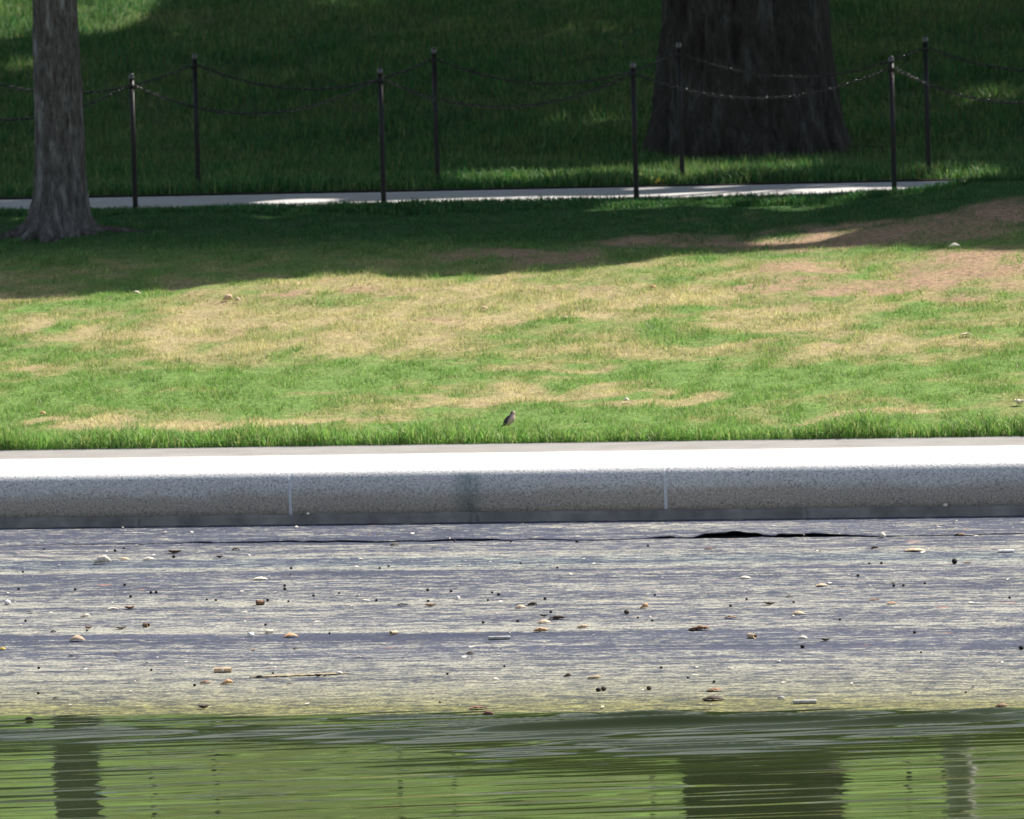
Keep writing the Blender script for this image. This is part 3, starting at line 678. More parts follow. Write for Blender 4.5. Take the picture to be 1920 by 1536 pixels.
tR, pR = place_tree('old_elm', 1403, 296, 'massive dark furrowed tree trunk behind the far chain fence')
trunk_mesh('trunk', [(-.4, .90), (0, .80), (.25, .755), (.6, .715), (1.0, .68), (1.5, .65), (2.2, .63), (4, .60), (7, .55)],
    [(AY(-8), .3, .10, .22), (AY(188), .3, .10, .22), (AY(-50), .25, .08, .4), (AY(-95), .22, .10, .35), (AY(-135), .25, .08, .4), (AY(90), .5, .3, .3), (AY(30), .3, .2, .3), (AY(150), .3, .2, .3)], 340, 320, .080, 44, MAT['bark_big'], tR, 9)
root(tR, pR, AY(0), 1.3, .09, MAT['bark_big'], .05)
limbs(tR, 6.8, .5, 8, 8.0, 7.5, 15, MAT['bark_big'], rnd, pR)
crown(tR, pR, (pR[0] + .8, pR[1] + .5, 0), 9.5, 6.0, 16.5, 420, 60000, 22)
OFF = [('shade_tree', 7.5, 22.5, 8.0, 5.5, 15, 'large leafy shade tree standing beyond the right edge of the view', 44000),
       ('shade_tree', 5.0, 34.0, 9.0, 6.0, 16, 'leafy shade tree up the slope behind the old elm', 44000),
       ('shade_tree', -3.15, 37.0, 7.5, 5.5, 14, 'broad shade tree high on the hillside', 34000),
       ('shade_tree', -17.5, 27.0, 7.5, 6.0, 14, 'leafy shade tree on the hillside beyond the left edge', 22000)]
for q, (X, Y) in enumerate([(-90, 118), (-74, 124), (-61, 114), (-48, 122), (-35, 116), (-20, 124), (-6, 115), (10, 122), (24, 116), (-53, 136), (-28, 138), (0, 138), (-13.5, 70), (-5.0, 66)]):
    p = np.array((X, Y, float(hz(X, Y)) - .05)); t = empty('background_tree', tuple(p)); tag(t, 'leafy background tree high on the hill, seen only as green reflection', 'tree', 'background trees on the hill')
    trunk_mesh('trunk', [(-.3, .5), (0, .42), (2, .3), (9, .15)] if Y > 80 else [(-.3, .2), (0, .16), (4, .06)], [], 20, 20, .03, 12, MAT['bark_big'], t, 60 + q)
    small = Y < 80
    crown(t, p, (X, Y, 0), 2.8 if small else 8.0, -.5, 5.5 + q % 3 if small else 16 + 3 * (q % 3), 60 if small else 170, 5000 if small else 9000, 80 + q, False, 1.4 if small else 2.6)
for i, (nm, X, Y, rad, z0, z1, lab, nl) in enumerate(OFF):
    p = np.array((X, Y, float(hz(X, Y)) - .05)); t = empty(nm, tuple(p)); tag(t, lab, 'tree', 'shade trees outside the view')
    pale = X == -3.15  # slim pale trunk put here to show as a pale column in the water
    trunk_mesh('trunk', [(-.3, .24), (0, .2), (.5, .16), (2, .14), (z0 + .5, .13)] if pale else [(-.3, .6), (0, .5), (.5, .42), (2, .38), (z0 + .5, .32)], [(k * 1.26, .3, .05 if pale else .12, .3) for k in range(5)], 48, 60, .008 if pale else .03, 24, MAT['bark_pale'] if pale else MAT['bark_big'], t, 30 + i)
    limbs(t, z0 + .2, .12 if pale else .32, 6, rad * .8, z0 + 1, z1, MAT['bark_big'], rnd, p)
    crown(t, p, (X, Y, 0), rad, z0, z1, 300, nl, 50 + i)

# ------------------------------------------------------------------ posts and chains
def lathe(prof, ns=14):
    V = [(r * math.cos(6.2832 * s / ns), r * math.sin(6.2832 * s / ns), z) for (r, z) in prof for s in range(ns)]
    Fs = [(k * ns + s, k * ns + (s + 1) % ns, (k + 1) * ns + (s + 1) % ns, (k + 1) * ns + s) for k in range(len(prof) - 1) for s in range(ns)]
    Fs.append(tuple(range(ns))[::-1]); Fs.append(tuple((len(prof) - 1) * ns + s for s in range(ns)))
    return V, Fs
PH = 1.105; CZ = 1.0
def mk(name, vf, mat):
    me = bpy.data.meshes.new(name); me.from_pydata(*([vf[0], [], vf[1]])); me.polygons.foreach_set('use_smooth', [True] * len(me.polygons)); me.materials.append(mat); return me
ME_shaft = mk('shaft', lathe([(.021, -.15), (.021, .0), (.0205, .5), (.020, PH - .05)]), MAT['black'])
ME_cap = mk('cap', lathe([(.020, PH - .052), (.0235, PH - .048), (.0235, PH - .034), (.021, PH - .030), (.0215, PH - .018), (.018, PH - .007), (.011, PH - .001), (.003, PH + .001)]), MAT['cap'])
ME_band = mk('chain_collar', lathe([(.0205, CZ - .018), (.0245, CZ - .015), (.0245, CZ + .015), (.0205, CZ + .018)]), MAT['black'])
def ring_vf(R1, r, ns=12, nr=5, sy=1.0):
    V = []; Fs = []
    for i in range(ns):
        t = 6.2832 * i / ns
        for j in range(nr):
            q = 6.2832 * j / nr; rr = R1 + r * math.cos(q); V.append((rr * math.cos(t) * sy, rr * math.sin(t), r * math.sin(q)))
    for i in range(ns):
        for j in range(nr): a = i * nr + j; b = i * nr + (j + 1) % nr; c = ((i + 1) % ns) * nr + (j + 1) % nr; d = ((i + 1) % ns) * nr + j; Fs.append((a, b, c, d)[::-1])
    return V, Fs
ME_eye = mk('eyelet', ring_vf(.012, .004), MAT['black'])
FR_Y, BK_Y = 13.60, 16.12
def post(px, Yp, base_py, label, group, top_py=None, lean=0.0):
    p = at_y(px + 1, Yp, 360); p[2] = float(hz(p[0], p[1])) + .025 if Yp > 15 else 1.785
    e = empty('fence_post', tuple(p)); tag(e, label, 'post', group); e.rotation_euler = (rnd.uniform(-.006, .006), lean, 0)
    for nm, me in (('shaft', ME_shaft), ('cap', ME_cap), ('chain_collar', ME_band)):
        o = bpy.data.objects.new(nm, me); COL.objects.link(o); o.parent = e
    for s in (-1, 1):
        o = bpy.data.objects.new('eyelet', ME_eye); COL.objects.link(o); o.parent = e; o.location = (s * .034, 0, CZ); o.rotation_euler = (R(90), 0, 0)
    return p
FG, BG = 'posts of the near chain fence', 'posts of the far chain fence'
front = [(-212, 'near fence post beyond the left edge, left of the slender tree'), (252, 'black chain post just right of the slender tree, in the near fence row'), (718, 'black chain post in the near row, second right of the slender tree'),
         (1192, 'black chain post in the near row just left of the massive trunk'), (1676, 'near row black chain post right of the massive trunk, brightest cap'), (2170, 'near fence post beyond the right edge of the view')]
back = [(-80, 'far fence post beyond the left edge behind the slender tree'), (371, 'far row black chain post, first right of the slender tree'), (820, 'far row black chain post standing midway between the two trees'),
        (1279, 'far row chain post standing in front of the massive trunk'), (1741, 'far row black chain post, rightmost post in the picture'), (2205, 'far fence post beyond the right edge of the view')]
fp = [post(px, FR_Y, 0, l, FG) for px, l in front]; bp_ = [post(px, BK_Y, 0, l, BG) for px, l in back]
lv, lf = ring_vf(.0130, .0050, 10, 5, 1.0); lv = [(x + (.009 if x > 0 else -.009), y * .78, z) for x, y, z in lv]; lv = np.array(lv); lf = np.array(lf)
def chain(pa, pb, sag, label, group):
    dx = pb - pa; L = np.linalg.norm(dx[:2]); u = np.array((dx[0] / L, dx[1] / L, 0))
    A = pa + u * .045 + np.array((0, 0, CZ)); B = pb - u * .045 + np.array((0, 0, CZ))
    N = 400; t = np.linspace(0, 1, N); P = A + (B - A) * t[:, None]; P[:, 2] -= sag * 4 * t * (1 - t)
    s = np.concatenate([[0], np.cumsum(np.linalg.norm(np.diff(P, axis=0), axis=1))]); n = int(round(s[-1] / .036)); V = []; Fs = []
    for i in range(n):
        q = s[-1] * (i + .5) / n; c = np.array([np.interp(q, s, P[:, k]) for k in range(3)]); e = np.array([np.interp(q + .01, s, P[:, k]) - np.interp(q - .01, s, P[:, k]) for k in range(3)]); e /= np.linalg.norm(e)
        side = np.cross((0, 0, 1), e); side /= np.linalg.norm(side); up = np.cross(e, side)
        a = (0.6 if i % 2 else 0.6 + math.pi / 2) + rnd.uniform(-.35, .35); s2 = side * math.cos(a) + up * math.sin(a); u2 = np.cross(e, s2)
        Fs.append(lf + len(V) * len(lv)); V.append(c + lv[:, :1] * e + lv[:, 1:2] * s2 + lv[:, 2:] * u2)
    V = np.concatenate(V); o = np_mesh('chain', V - A, np.concatenate(Fs), 4, MAT['chain'], None, True); o.location = A
    tag(o, label, 'chain', group)
fl = ['near fence chain passing behind the slender tree trunk', 'near fence chain sagging between the first two posts right of the slender tree', 'near fence chain sagging across the middle, left of the massive trunk',
      'near fence chain with bright glints sagging before the massive trunk', 'near fence chain leaving the right edge of the view']
bl_ = ['far fence chain passing behind the slender tree to the first far post', 'far fence chain sagging over dark grass in the left half', 'far fence chain running from the middle post to the massive trunk',
       'far fence chain glinting against the massive trunk', 'far fence chain leaving the right edge of the view']
for i in range(5):
    chain(fp[i], fp[i + 1], (.24, .235, .225, .20, .28)[i], fl[i], 'chains of the near fence'); chain(bp_[i], bp_[i + 1], (.20, .21, .21, .20, .20)[i], bl_[i], 'chains of the far fence')

# ------------------------------------------------------------------ bird
def build_bird():
    p = ground(957, 811); k = ppm(p)
    e = empty('bird', (p[0], p[1], float(hz(p[0], p[1]))), YAW); e.scale = (.86, .86, .86); tag(e, 'small dark-winged bird with pinkish brown breast standing upright in the grass fringe', 'bird')
    m, nt, b = new_mat('bird_plumage')
    tc = nd(nt, 'ShaderNodeTexCoord'); sx = nd(nt, 'ShaderNodeSeparateXYZ'); nt.links.new(tc.outputs['Object'], sx.inputs[0])
    a = nd(nt, 'ShaderNodeMath', operation='MULTIPLY_ADD'); a.inputs[1].default_value = -.62; nt.links.new(sx.outputs[2], a.inputs[0]); nt.links.new(sx.outputs[0], a.inputs[2])
    n = noise(nt, tc.outputs['Object'], 90, 3); a2 = nd(nt, 'ShaderNodeMath', operation='MULTIPLY_ADD'); a2.inputs[1].default_value = .012; nt.links.new(n, a2.inputs[0]); nt.links.new(a.outputs[0], a2.inputs[2])
    mr = nd(nt, 'ShaderNodeMapRange'); mr.inputs['From Min'].default_value = -.085; mr.inputs['From Max'].default_value = -.035; nt.links.new(a2.outputs[0], mr.inputs[0])
    r = ramp(nt, [(.15, (.030, .026, .025)), (.38, (.20, .135, .115)), (.6, (.52, .37, .31))], mr.outputs[0])  # pinkish breast plumage, painted paler to look sunlit
    nt.links.new(r.outputs[0], b.inputs['Base Color']); b.inputs['Roughness'].default_value = .8
    dark = plain('dark_feather', (.022, .020, .021), .6, .3, .4, 60); bill = plain('bill_horn', (.12, .09, .05), .5); eye = plain('bird_eye', (.004, .004, .004), .1, .6)
    # spine from rump (lower left) to crown of head
    spine = [(-.052, .052, .006), (-.043, .060, .018), (-.028, .072, .028), (-.012, .084, .034), (.004, .098, .034), (.014, .112, .029), (.018, .124, .022), (.019, .133, .0195), (.022, .142, .0195), (.024, .150, .0175), (.024, .157, .011), (.024, .161, .003)]
    V = []; Fs = []; ns = 18
    for i, (x, z, rr) in enumerate(spine):
        q0 = spine[max(0, i - 1)]; q1 = spine[min(len(spine) - 1, i + 1)]; d = Vector((q1[0] - q0[0], 0, q1[1] - q0[1])).normalized(); up = Vector((-d.z, 0, d.x))
        for s in range(ns):
            t = 6.2832 * s / ns; V.append(Vector((x, 0, z)) + Vector((0, 1, 0)) * math.cos(t) * rr * .92 + up * math.sin(t) * rr)
    for i in range(len(spine) - 1):
        for s in range(ns): Fs.append((i * ns + s, i * ns + (s + 1) % ns, (i + 1) * ns + (s + 1) % ns, (i + 1) * ns + s))
    Fs.append(tuple(range(ns))[::-1]); Fs.append(tuple((len(spine) - 1) * ns + s for s in range(ns)))
    bd = mesh_obj('body', V, Fs, m, e); sub = bd.modifiers.new('s', 'SUBSURF'); sub.levels = 1; sub.render_levels = 1
    for sgn in (-1, 1):
        V = []; Fs = []
        for i in range(9):
            t = i / 8; cx, cz = .006 - .075 * t, .104 - .062 * t; w = .021 * math.sin(math.pi * min(1, .22 + t * .78)) ** .8 + .002
            for j, v in enumerate((-1, -.5, 0, .5, 1)):
                bulge = .031 * math.sin(math.pi * (.30 + .55 * (1 - t))) * (1 - .35 * v * v) + .004
                V.append((cx + v * w * .6, sgn * bulge, cz + v * w * .8))
        for i in range(8):
            for j in range(4): q = i * 5 + j; Fs.append((q, q + 1, q + 6, q + 5) if sgn < 0 else (q, q + 5, q + 6, q + 1))
        w_ = mesh_obj('wing', V, Fs, dark, e); so_ = w_.modifiers.new('s', 'SOLIDIFY'); so_.thickness = .003
    V = [(-.042, -.011, .056), (-.042, .011, .056), (-.098, .017, .014), (-.098, -.017, .014), (-.045, -.010, .051), (-.045, .010, .051), (-.100, .016, .011), (-.100, -.016, .011)]
    mesh_obj('tail', V, [(0, 1, 2, 3), (7, 6, 5, 4), (0, 3, 7, 4), (1, 5, 6, 2), (3, 2, 6, 7), (0, 4, 5, 1)], dark, e, False)
    bv, bf = tube([Vector((.036, 0, .1475)), Vector((.043, 0, .1465)), Vector((.050, 0, .1450))], [.0048, .0032, .0006], 8); mesh_obj('beak', bv, bf, bill, e)
    for sgn in (-1, 1):
        bv, bf = lathe([(.0002, -.003), (.0022, -.002), (.003, 0), (.0022, .002), (.0002, .003)], 10); eo = mesh_obj('eye', bv, bf, eye, e); eo.location = (.031, sgn * .0155, .149); eo.rotation_euler = (R(90), 0, 0)
        bv, bf = tube([Vector((-.008, sgn * .013, .062)), Vector((-.016, sgn * .013, .036)), Vector((-.006, sgn * .013, .003)), Vector((.012, sgn * .015, .0015))], [.005, .0022, .0018, .001], 7); mesh_obj('leg', bv, bf, bill, e)
    return e
build_bird()

# ------------------------------------------------------------------ litter
LEAFMAT = {k: plain('dry_leaf_' + k, c, .75, .25, .3, 60) for k, c in dict(straw=(.25, .205, .13), tan=(.50, .37, .24), pale=(.66, .58, .47), dark=(.075, .055, .042), brown=(.21, .125, .075), orange=(.52, .30, .16), red=(.17, .075, .055), grey=(.34, .33, .32), yellow=(.62, .42, .05), white=(.74, .71, .66), black=(.018, .016, .016)).items()}
def leaf_mesh(L, W, arch, cup, seed, twist=0.0):
    r = random.Random(seed); nu, nv = 11, 7; V = []; Fs = []
    sk = r.uniform(-.2, .2)
    for i in range(nu):
        u = i / (nu - 1); wd = max(.03, (math.sin(math.pi * u ** .85)) ** .75) * (1 + .09 * math.sin(u * 19 + seed))
        for j in range(nv):
            v = -1 + 2 * j / (nv - 1)
            x = (u - .5) * L; y = v * W * .5 * wd + sk * x * .4
            z = arch * (1 - (2 * u - 1) ** 2) + cup * v * v * wd + r.uniform(-1, 1) * .02 * L
            if twist:
                ph = (v - .25) * (1.5 + twist * u); y = W * .42 * math.sin(ph) * wd + sk * x * .4; z = cup * .62 * (1 - math.cos(ph)) * wd * (.75 + .5 * u) + arch * u * u + r.uniform(-1, 1) * .02 * L
            V.append((x, y, z))
    for i in range(nu - 1):
        for j in range(nv - 1): q = i * nv + j; Fs.append((q, q + nv, q + nv + 1, q + 1))
    zmin = min(v[2] for v in V); V = [(a, b, c - zmin + .0015) for a, b, c in V]
    return V, Fs
def lay(o, p, rz):
    o.location = p; o.rotation_euler = (0, 0, rz)
LSEED = [0]
def leaf(px, py, wpx, hpx, colr, label, style='arch', rz=None, dup_y=None):
    LSEED[0] += 1; sd = LSEED[0]; p = ground(px, py + hpx * .5); k = ppm(p); L = wpx / k; H = hpx / k
    W = L * .62; r = random.Random(sd * 7)
    if style == 'arch': a = leaf_mesh(L, W, H * .70, -H * .55, sd)
    elif style == 'cup': a = leaf_mesh(L, W, -H * .75, H * .75, sd)
    elif style == 'curl': a = leaf_mesh(L, W * 1.1, H * .15, H * .9, sd, .7)
    else: a = leaf_mesh(L, W, H * .3, H * .35, sd)
    o = mesh_obj('leaf', a[0], a[1], LEAFMAT[colr]); sm = o.modifiers.new('s', 'SOLIDIFY'); sm.thickness = .0016
    z = float(floorz(np.array([p[0]]), np.array([p[1]]))[0]) if p[1] < 0 else p[2]
    lay(o, (p[0], p[1], z + .002), YAW + (r.uniform(-.35, .35) if rz is None else rz)); tag(o, label, 'leaf', 'dead leaves lying about' )
    return o
LF = [(192, 1050, 34, 15, 'pale', 'large pale curled leaf with dark hollow near the left kerb', 'curl'), (328, 1035, 26, 7, 'dark', 'dark boat-shaped leaf below the left coping block', 'cup'), (442, 1030, 17, 6, 'black', 'small black leaf below the left coping joint', 'arch'),
 (233, 1048, 20, 5, 'tan', 'flat tan leaf just right of the large pale curled leaf', 'arch'), (279, 1047, 22, 6, 'pale', 'pale leaf second right of the large pale curled leaf', 'arch'), (412, 1045, 12, 5, 'dark', 'thin dark leaf sliver left of the kerb joint line', 'cup'),
 (145, 1197, 32, 13, 'tan', 'tan arched leaf like a small bridge at lower left', 'arch'), (545, 1191, 28, 9, 'orange', 'orange-brown arched leaf right of the pale chips', 'arch'), (488, 1086, 28, 6, 'pale', 'pale flat leaf above the brown ringed tube piece', 'arch'),
 (243, 1139, 20, 6, 'brown', 'brown-topped leaf on a tan one, left middle of the floor', 'cup'), (212, 1141, 22, 5, 'pale', 'broad pale leaf beside the brown-topped leaf', 'flat'), (160, 1155, 18, 5, 'pale', 'pale pointed leaf left of the dark hollow tube', 'curl'), (100, 1184, 13, 5, 'black', 'black leaf scrap above the tan bridge leaf', 'arch'), (166, 1177, 14, 5, 'brown', 'small brown leaf upper right of the tan bridge leaf', 'cup'), (227, 1178, 20, 4, 'dark', 'dark upturned leaf left below the dark hollow tube', 'cup'),
 (385, 1279, 22, 7, 'brown', 'brown leaf below the long wooden tube', 'arch'), (425, 1279, 24, 8, 'orange', 'crumpled orange-tan leaf below right of the long wooden tube', 'curl'), (382, 1326, 20, 7, 'dark', 'dark leaf in the algae band at left', 'cup'), (105, 1309, 13, 5, 'dark', 'dark leaf far left above the algae band', 'arch'),
 (740, 1021, 19, 5, 'dark', 'dark leaf below the stained coping, nearest the lifted liner', 'arch'), (693, 1005, 16, 4, 'brown', 'brown leaf touching the torn liner edge', 'arch'), (755, 1135, 21, 4, 'black', 'thin black leaf in the middle floor, left of its pair', 'flat'), (808, 1135, 21, 5, 'brown', 'thin brown leaf in the middle floor, right of its pair', 'cup'),
 (976, 1137, 22, 7, 'tan', 'domed tan leaf at the centre with a dark leaf touching it', 'arch'), (998, 1133, 18, 6, 'dark', 'dark leaf touching the domed tan leaf at centre', 'curl'), (1045, 1159, 32, 6, 'dark', 'long dark leaf with reddish end right of centre', 'curl'), (1020, 1165, 26, 7, 'tan', 'tan domed leaf under the long dark reddish leaf', 'arch'), (1020, 1155, 16, 4, 'black', 'small black leaf above the tan domed leaf at centre', 'cup'), (1014, 1182, 28, 7, 'orange', 'orange-tan leaf with black shadowed side, centre floor', 'curl'), (1093, 1175, 22, 5, 'tan', 'tan flat leaf right of the centre cluster', 'curl'),
 (1208, 1136, 16, 9, 'orange', 'small crumpled orange leaf right of centre', 'curl'), (882, 1224, 18, 6, 'dark', 'grey-dark leaf below the pale curved stick', 'arch'), (929, 1275, 14, 5, 'pale', 'pale leaf alone in lower centre', 'arch'), (1064, 1268, 15, 6, 'dark', 'dark leaf lower centre, right of the pale one', 'curl'), (1115, 1273, 26, 4, 'tan', 'thin tan leaf above the pair of dark lumps', 'curl'),
 (897, 1328, 34, 6, 'red', 'long reddish brown leaf in the algae by the waterline', 'flat'), (915, 1338, 24, 7, 'red', 'dark red leaf touching the waterline', 'curl'), (1540, 1097, 26, 6, 'tan', 'tan leaf alone in the upper right floor', 'arch'), (1397, 1083, 22, 5, 'pale', 'pale leaf upper right, below the liner gap', 'arch'), (1497, 1149, 26, 8, 'tan', 'thin bowed tan leaf in the right half', 'arch'), (1310, 1178, 40, 8, 'brown', 'long brown-black leaf right of the centre cluster', 'curl'),
 (1370, 1158, 24, 5, 'brown', 'thin brown leaf left of the bowed tan one', 'flat'), (1443, 1132, 22, 5, 'dark', 'thin dark upturned leaf right half', 'cup'), (1480, 1119, 14, 4, 'dark', 'small dark leaf above the thin upturned one', 'flat'), (1672, 1132, 20, 5, 'orange', 'orange-tipped flat leaf in the right half', 'flat'), (1640, 1125, 20, 4, 'brown', 'small brown leaf left of the orange-tipped one', 'flat'), (1340, 1294, 32, 7, 'brown', 'brown arched leaf just above the large dark leaf at lower right', 'arch'), (1338, 1309, 46, 12, 'dark', 'large dark brown leaf with raised centre at lower right', 'arch'),
 (1505, 1195, 18, 6, 'pale', 'pale leaf right of the open brown tube', 'arch'), (1548, 1201, 18, 5, 'dark', 'flat dark leaf with pale rim right of the open tube', 'cup'), (1465, 1309, 16, 8, 'grey', 'small grey leaf left of the driftwood piece', 'arch'), (1878, 1322, 26, 7, 'brown', 'dark brown arched leaf at far lower right', 'arch'), (1715, 1030, 40, 7, 'tan', 'broad tan leaf on the floor near the right kerb', 'arch'), (1640, 1027, 14, 4, 'dark', 'tiny dark twiggy leaf left of the black lump', 'curl'), (1815, 1055, 16, 4, 'brown', 'dark narrow leaf right of the black lump', 'flat'), (1330, 1029, 20, 4, 'red', 'faded red leaf below the left end of the liner gap', 'flat'),
 (1800, 1002, 22, 5, 'brown', 'brown leaf by the right kerb foot', 'flat'), (597, 1268, 14, 5, 'black', 'black leaf lying on the long straw strip, left of two', 'cup'), (612, 1267, 12, 5, 'black', 'black leaf lying on the long straw strip, right of two', 'arch'), (636, 1262, 14, 6, 'white', 'white-topped leaf above the right end of the straw strip', 'arch'), (487, 1269, 16, 5, 'black', 'black leaf on the left end of the straw strip', 'arch'), (543, 1283, 12, 3, 'dark', 'small dark leaf below the straw strip', 'flat'), (55, 1348, 18, 6, 'dark', 'dark wet leaf clump at the waterline on the far left', 'curl'), (5, 1217, 14, 6, 'yellow', 'yellow leaf cut by the left edge of the view', 'arch'),
 (475, 1218, 12, 3, 'tan', 'small tan leaf above the long tube', 'flat'), (555, 1216, 12, 4, 'dark', 'small dark arched leaf upper right of the long tube', 'arch'), (135, 1231, 12, 3, 'dark', 'small dark leaf below the tan bridge leaf', 'flat'), (218, 1226, 10, 3, 'brown', 'small brown leaf lower right of the tan bridge leaf', 'flat')]
for a in LF: leaf(*a)
for a in [(427, 561, 20, 11, 'tan', 'pale tan leaf on the lawn near the shadow edge, left of a close pair', 'curl'), (446, 564, 13, 10, 'tan', 'pale tan leaf on the lawn near the shadow edge, right of a close pair', 'arch'), (908, 580, 16, 7, 'tan', 'small tan leaf on the lit lawn above the bird', 'arch'), (80, 777, 14, 8, 'orange', 'pinkish tan leaf on the green lawn at left', 'arch'), (26, 838, 16, 6, 'orange', 'orange-brown leaf at the grass edge of the concrete walk', 'arch'), (1237, 341, 24, 14, 'yellow', 'bright yellow leaf at the far edge of the footpath', 'arch'),
          (1175, 752, 12, 9, 'pale', 'pale leaf in the straw patch right of the bird', 'arch'), (1912, 757, 22, 10, 'pale', 'pale cupped leaf on the lawn at the right edge', 'cup'), (1790, 462, 22, 9, 'pale', 'pale leaf on the bare soil by the shadow edge', 'arch'), (1225, 540, 14, 8, 'orange', 'orange leaf on the upper lit lawn', 'arch'), (1812, 630, 24, 6, 'pale', 'thin pale leaf on the right lawn', 'flat'), (1060, 598, 14, 7, 'tan', 'tan leaf on the lawn right of centre', 'arch'), (255, 551, 18, 8, 'pale', 'dry pale leaf at the shadow edge left', 'flat')]:
    o = leaf(*a); o.location.z += .012 if o.location.y > 2.4 else .003
leafp = at_y(1700, 22)
# tubes, stick pieces, lumps
def cyl_piece(name, px, py, Lpx, Dpx, colr, label, cat, rz=0.0, hollow=True, bend=0.0):
    p = ground(px, py + Dpx * .5); k = ppm(p); L, D = Lpx / k, Dpx / k; r = D / 2
    e = empty(name, (p[0], p[1], float(floorz(np.array([p[0]]), np.array([p[1]]))[0]) + r * .96), YAW + rz); tag(e, label, cat)
    ns = 16; prof = [(-L / 2, r * .93), (-L / 2 + L * .04, r), (L / 2 - L * .04, r), (L / 2, r * .93)]
    V, Fs = [], []
    for (xx, rr) in prof:
        for s in range(ns): t = 6.2832 * s / ns; V.append((xx, rr * math.cos(t) * (1 + .04 * math.sin(3 * t)), rr * math.sin(t) + bend * (1 - (2 * xx / L) ** 2)))
    for a in range(3):
        for s in range(ns): Fs.append((a * ns + s, a * ns + (s + 1) % ns, (a + 1) * ns + (s + 1) % ns, (a + 1) * ns + s)[::-1])
    if hollow:
        for xx, s0, sg in ((-L / 2, 0, -1), (L / 2, 3 * ns, 1)):
            b0 = len(V)
            for s in range(ns): t = 6.2832 * s / ns; V.append((xx, r * .66 * math.cos(t), r * .66 * math.sin(t)))
            for s in range(ns): t = 6.2832 * s / ns; V.append((xx - sg * L * .3, r * .6 * math.cos(t), r * .6 * math.sin(t)))
            for s in range(ns):
                q = (s + 1) % ns; f1 = (s0 + s, s0 + q, b0 + q, b0 + s); f2 = (b0 + s, b0 + q, b0 + ns + q, b0 + ns + s)
                Fs += [f1, f2] if sg > 0 else [f1[::-1], f2[::-1]]
            Fs.append(tuple(b0 + ns + s for s in range(ns))[::-sg])
    else: Fs += [tuple(range(ns)), tuple(3 * ns + s for s in range(ns))[::-1]]
    mesh_obj('shell', V, Fs, LEAFMAT[colr] if isinstance(colr, str) else colr, e)
    return e, L, r
e, L, r = cyl_piece('wooden_tube', 418, 1257, 33, 10, 'tan', 'long tan wooden tube with a pale ring mark at lower left', 'tube')
v, f = ring_vf(r * .38, r * .16); o = mesh_obj('ring_mark', v, f, LEAFMAT['white'], e); o.location = (-.0, -r * .97, 0); o.rotation_euler = (R(90), 0, 0)
e, L, r = cyl_piece('ringed_tube', 488, 1130, 15, 10, 'brown', 'short brown tube piece with dark ringed ends, left middle', 'tube', .35)
for s in (-1, 1): v, f = ring_vf(r * 1.0, r * .14); o = mesh_obj('end_ring', v, f, LEAFMAT['dark'], e); o.location = (s * L * .42, 0, 0); o.rotation_euler = (0, R(90), 0)
cyl_piece('hollow_tube', 274, 1173, 13, 8, 'brown', 'short dark hollow tube piece opening left, below the ringed one', 'tube', -.75)
cyl_piece('hollow_tube', 738, 1187, 15, 8, 'tan', 'short pale hollow tube piece opening right, left of centre', 'tube', .8)
cyl_piece('hollow_tube', 1410, 1193, 22, 9, 'tan', 'tan tube with dark open end in the right half', 'tube', -1.0)
cyl_piece('curved_stick', 936, 1197, 42, 7, 'grey', 'pale grey curved stick lying in the lower centre', 'stick', .02, False, .004)
cyl_piece('white_stick', 1886, 1033, 29, 6, 'white', 'short straight white stick near the right edge by the kerb', 'stick', .03, False)
cyl_piece('driftwood', 1509, 1316, 44, 8, 'grey', 'grey driftwood piece at the algae band lower right', 'wood', .0, False, .002)
cyl_piece('pale_stub', 858, 1121, 8, 7, 'white', 'tiny white upright stub in the middle floor', 'stub', 1.2, False)
cyl_piece('pale_stub', 470, 1190, 11, 9, 'white', 'tapered white chip left of the orange arched leaf', 'stub', .9, False)
cyl_piece('pale_stub', 505, 1184, 15, 7, 'pale', 'pale crumpled chip beside the orange arched leaf', 'stub', .2)
def lump(name, px, py, dpx, colr, label, cat, group=None, zz=None, squash=.85):
    p = ground(px, py + dpx * .4); k = ppm(p); rr = dpx / k / 2
    bm = bmesh.new(); bmesh.ops.create_icosphere(bm, subdivisions=2, radius=rr); r = random.Random(int(px * 7 + py))
    for v in bm.verts: v.co *= 1 + .16 * mnoise.noise(v.co / rr * 1.7 + Vector((px, py, 0))); v.co.z *= squash
    me = bpy.data.meshes.new(name); bm.to_mesh(me); bm.free(); me.polygons.foreach_set('use_smooth', [True] * len(me.polygons)); me.materials.append(LEAFMAT[colr])
    o = bpy.data.objects.new(name, me); COL.objects.link(o)
    zf = float(floorz(np.array([p[0]]), np.array([p[1]]))[0]) if zz is None else zz
    o.location = (p[0], p[1], zf + rr * squash * .92); tag(o, label, cat, group); return o
lump('pale_nut', 1655, 1004, 12, 'pale', 'round pale nut near the right end of the liner gap', 'nut')
lump('pale_nut', 14, 1130, 12, 'white', 'round white nut at the far left edge of the floor', 'nut')
lump('dark_lump', 1122, 1295, 10, 'black', 'dark lump lower centre, left of a touching pair', 'lump'); lump('dark_lump', 1132, 1292, 11, 'dark', 'dark lump lower centre, right of a touching pair', 'lump')
lump('dark_lump', 1217, 1292, 10, 'dark', 'single round dark lump right of the touching pair', 'lump'); lump('dark_lump', 1790, 1053, 11, 'black', 'pointed black lump on the right floor near the kerb', 'lump', None, None, 1.0)
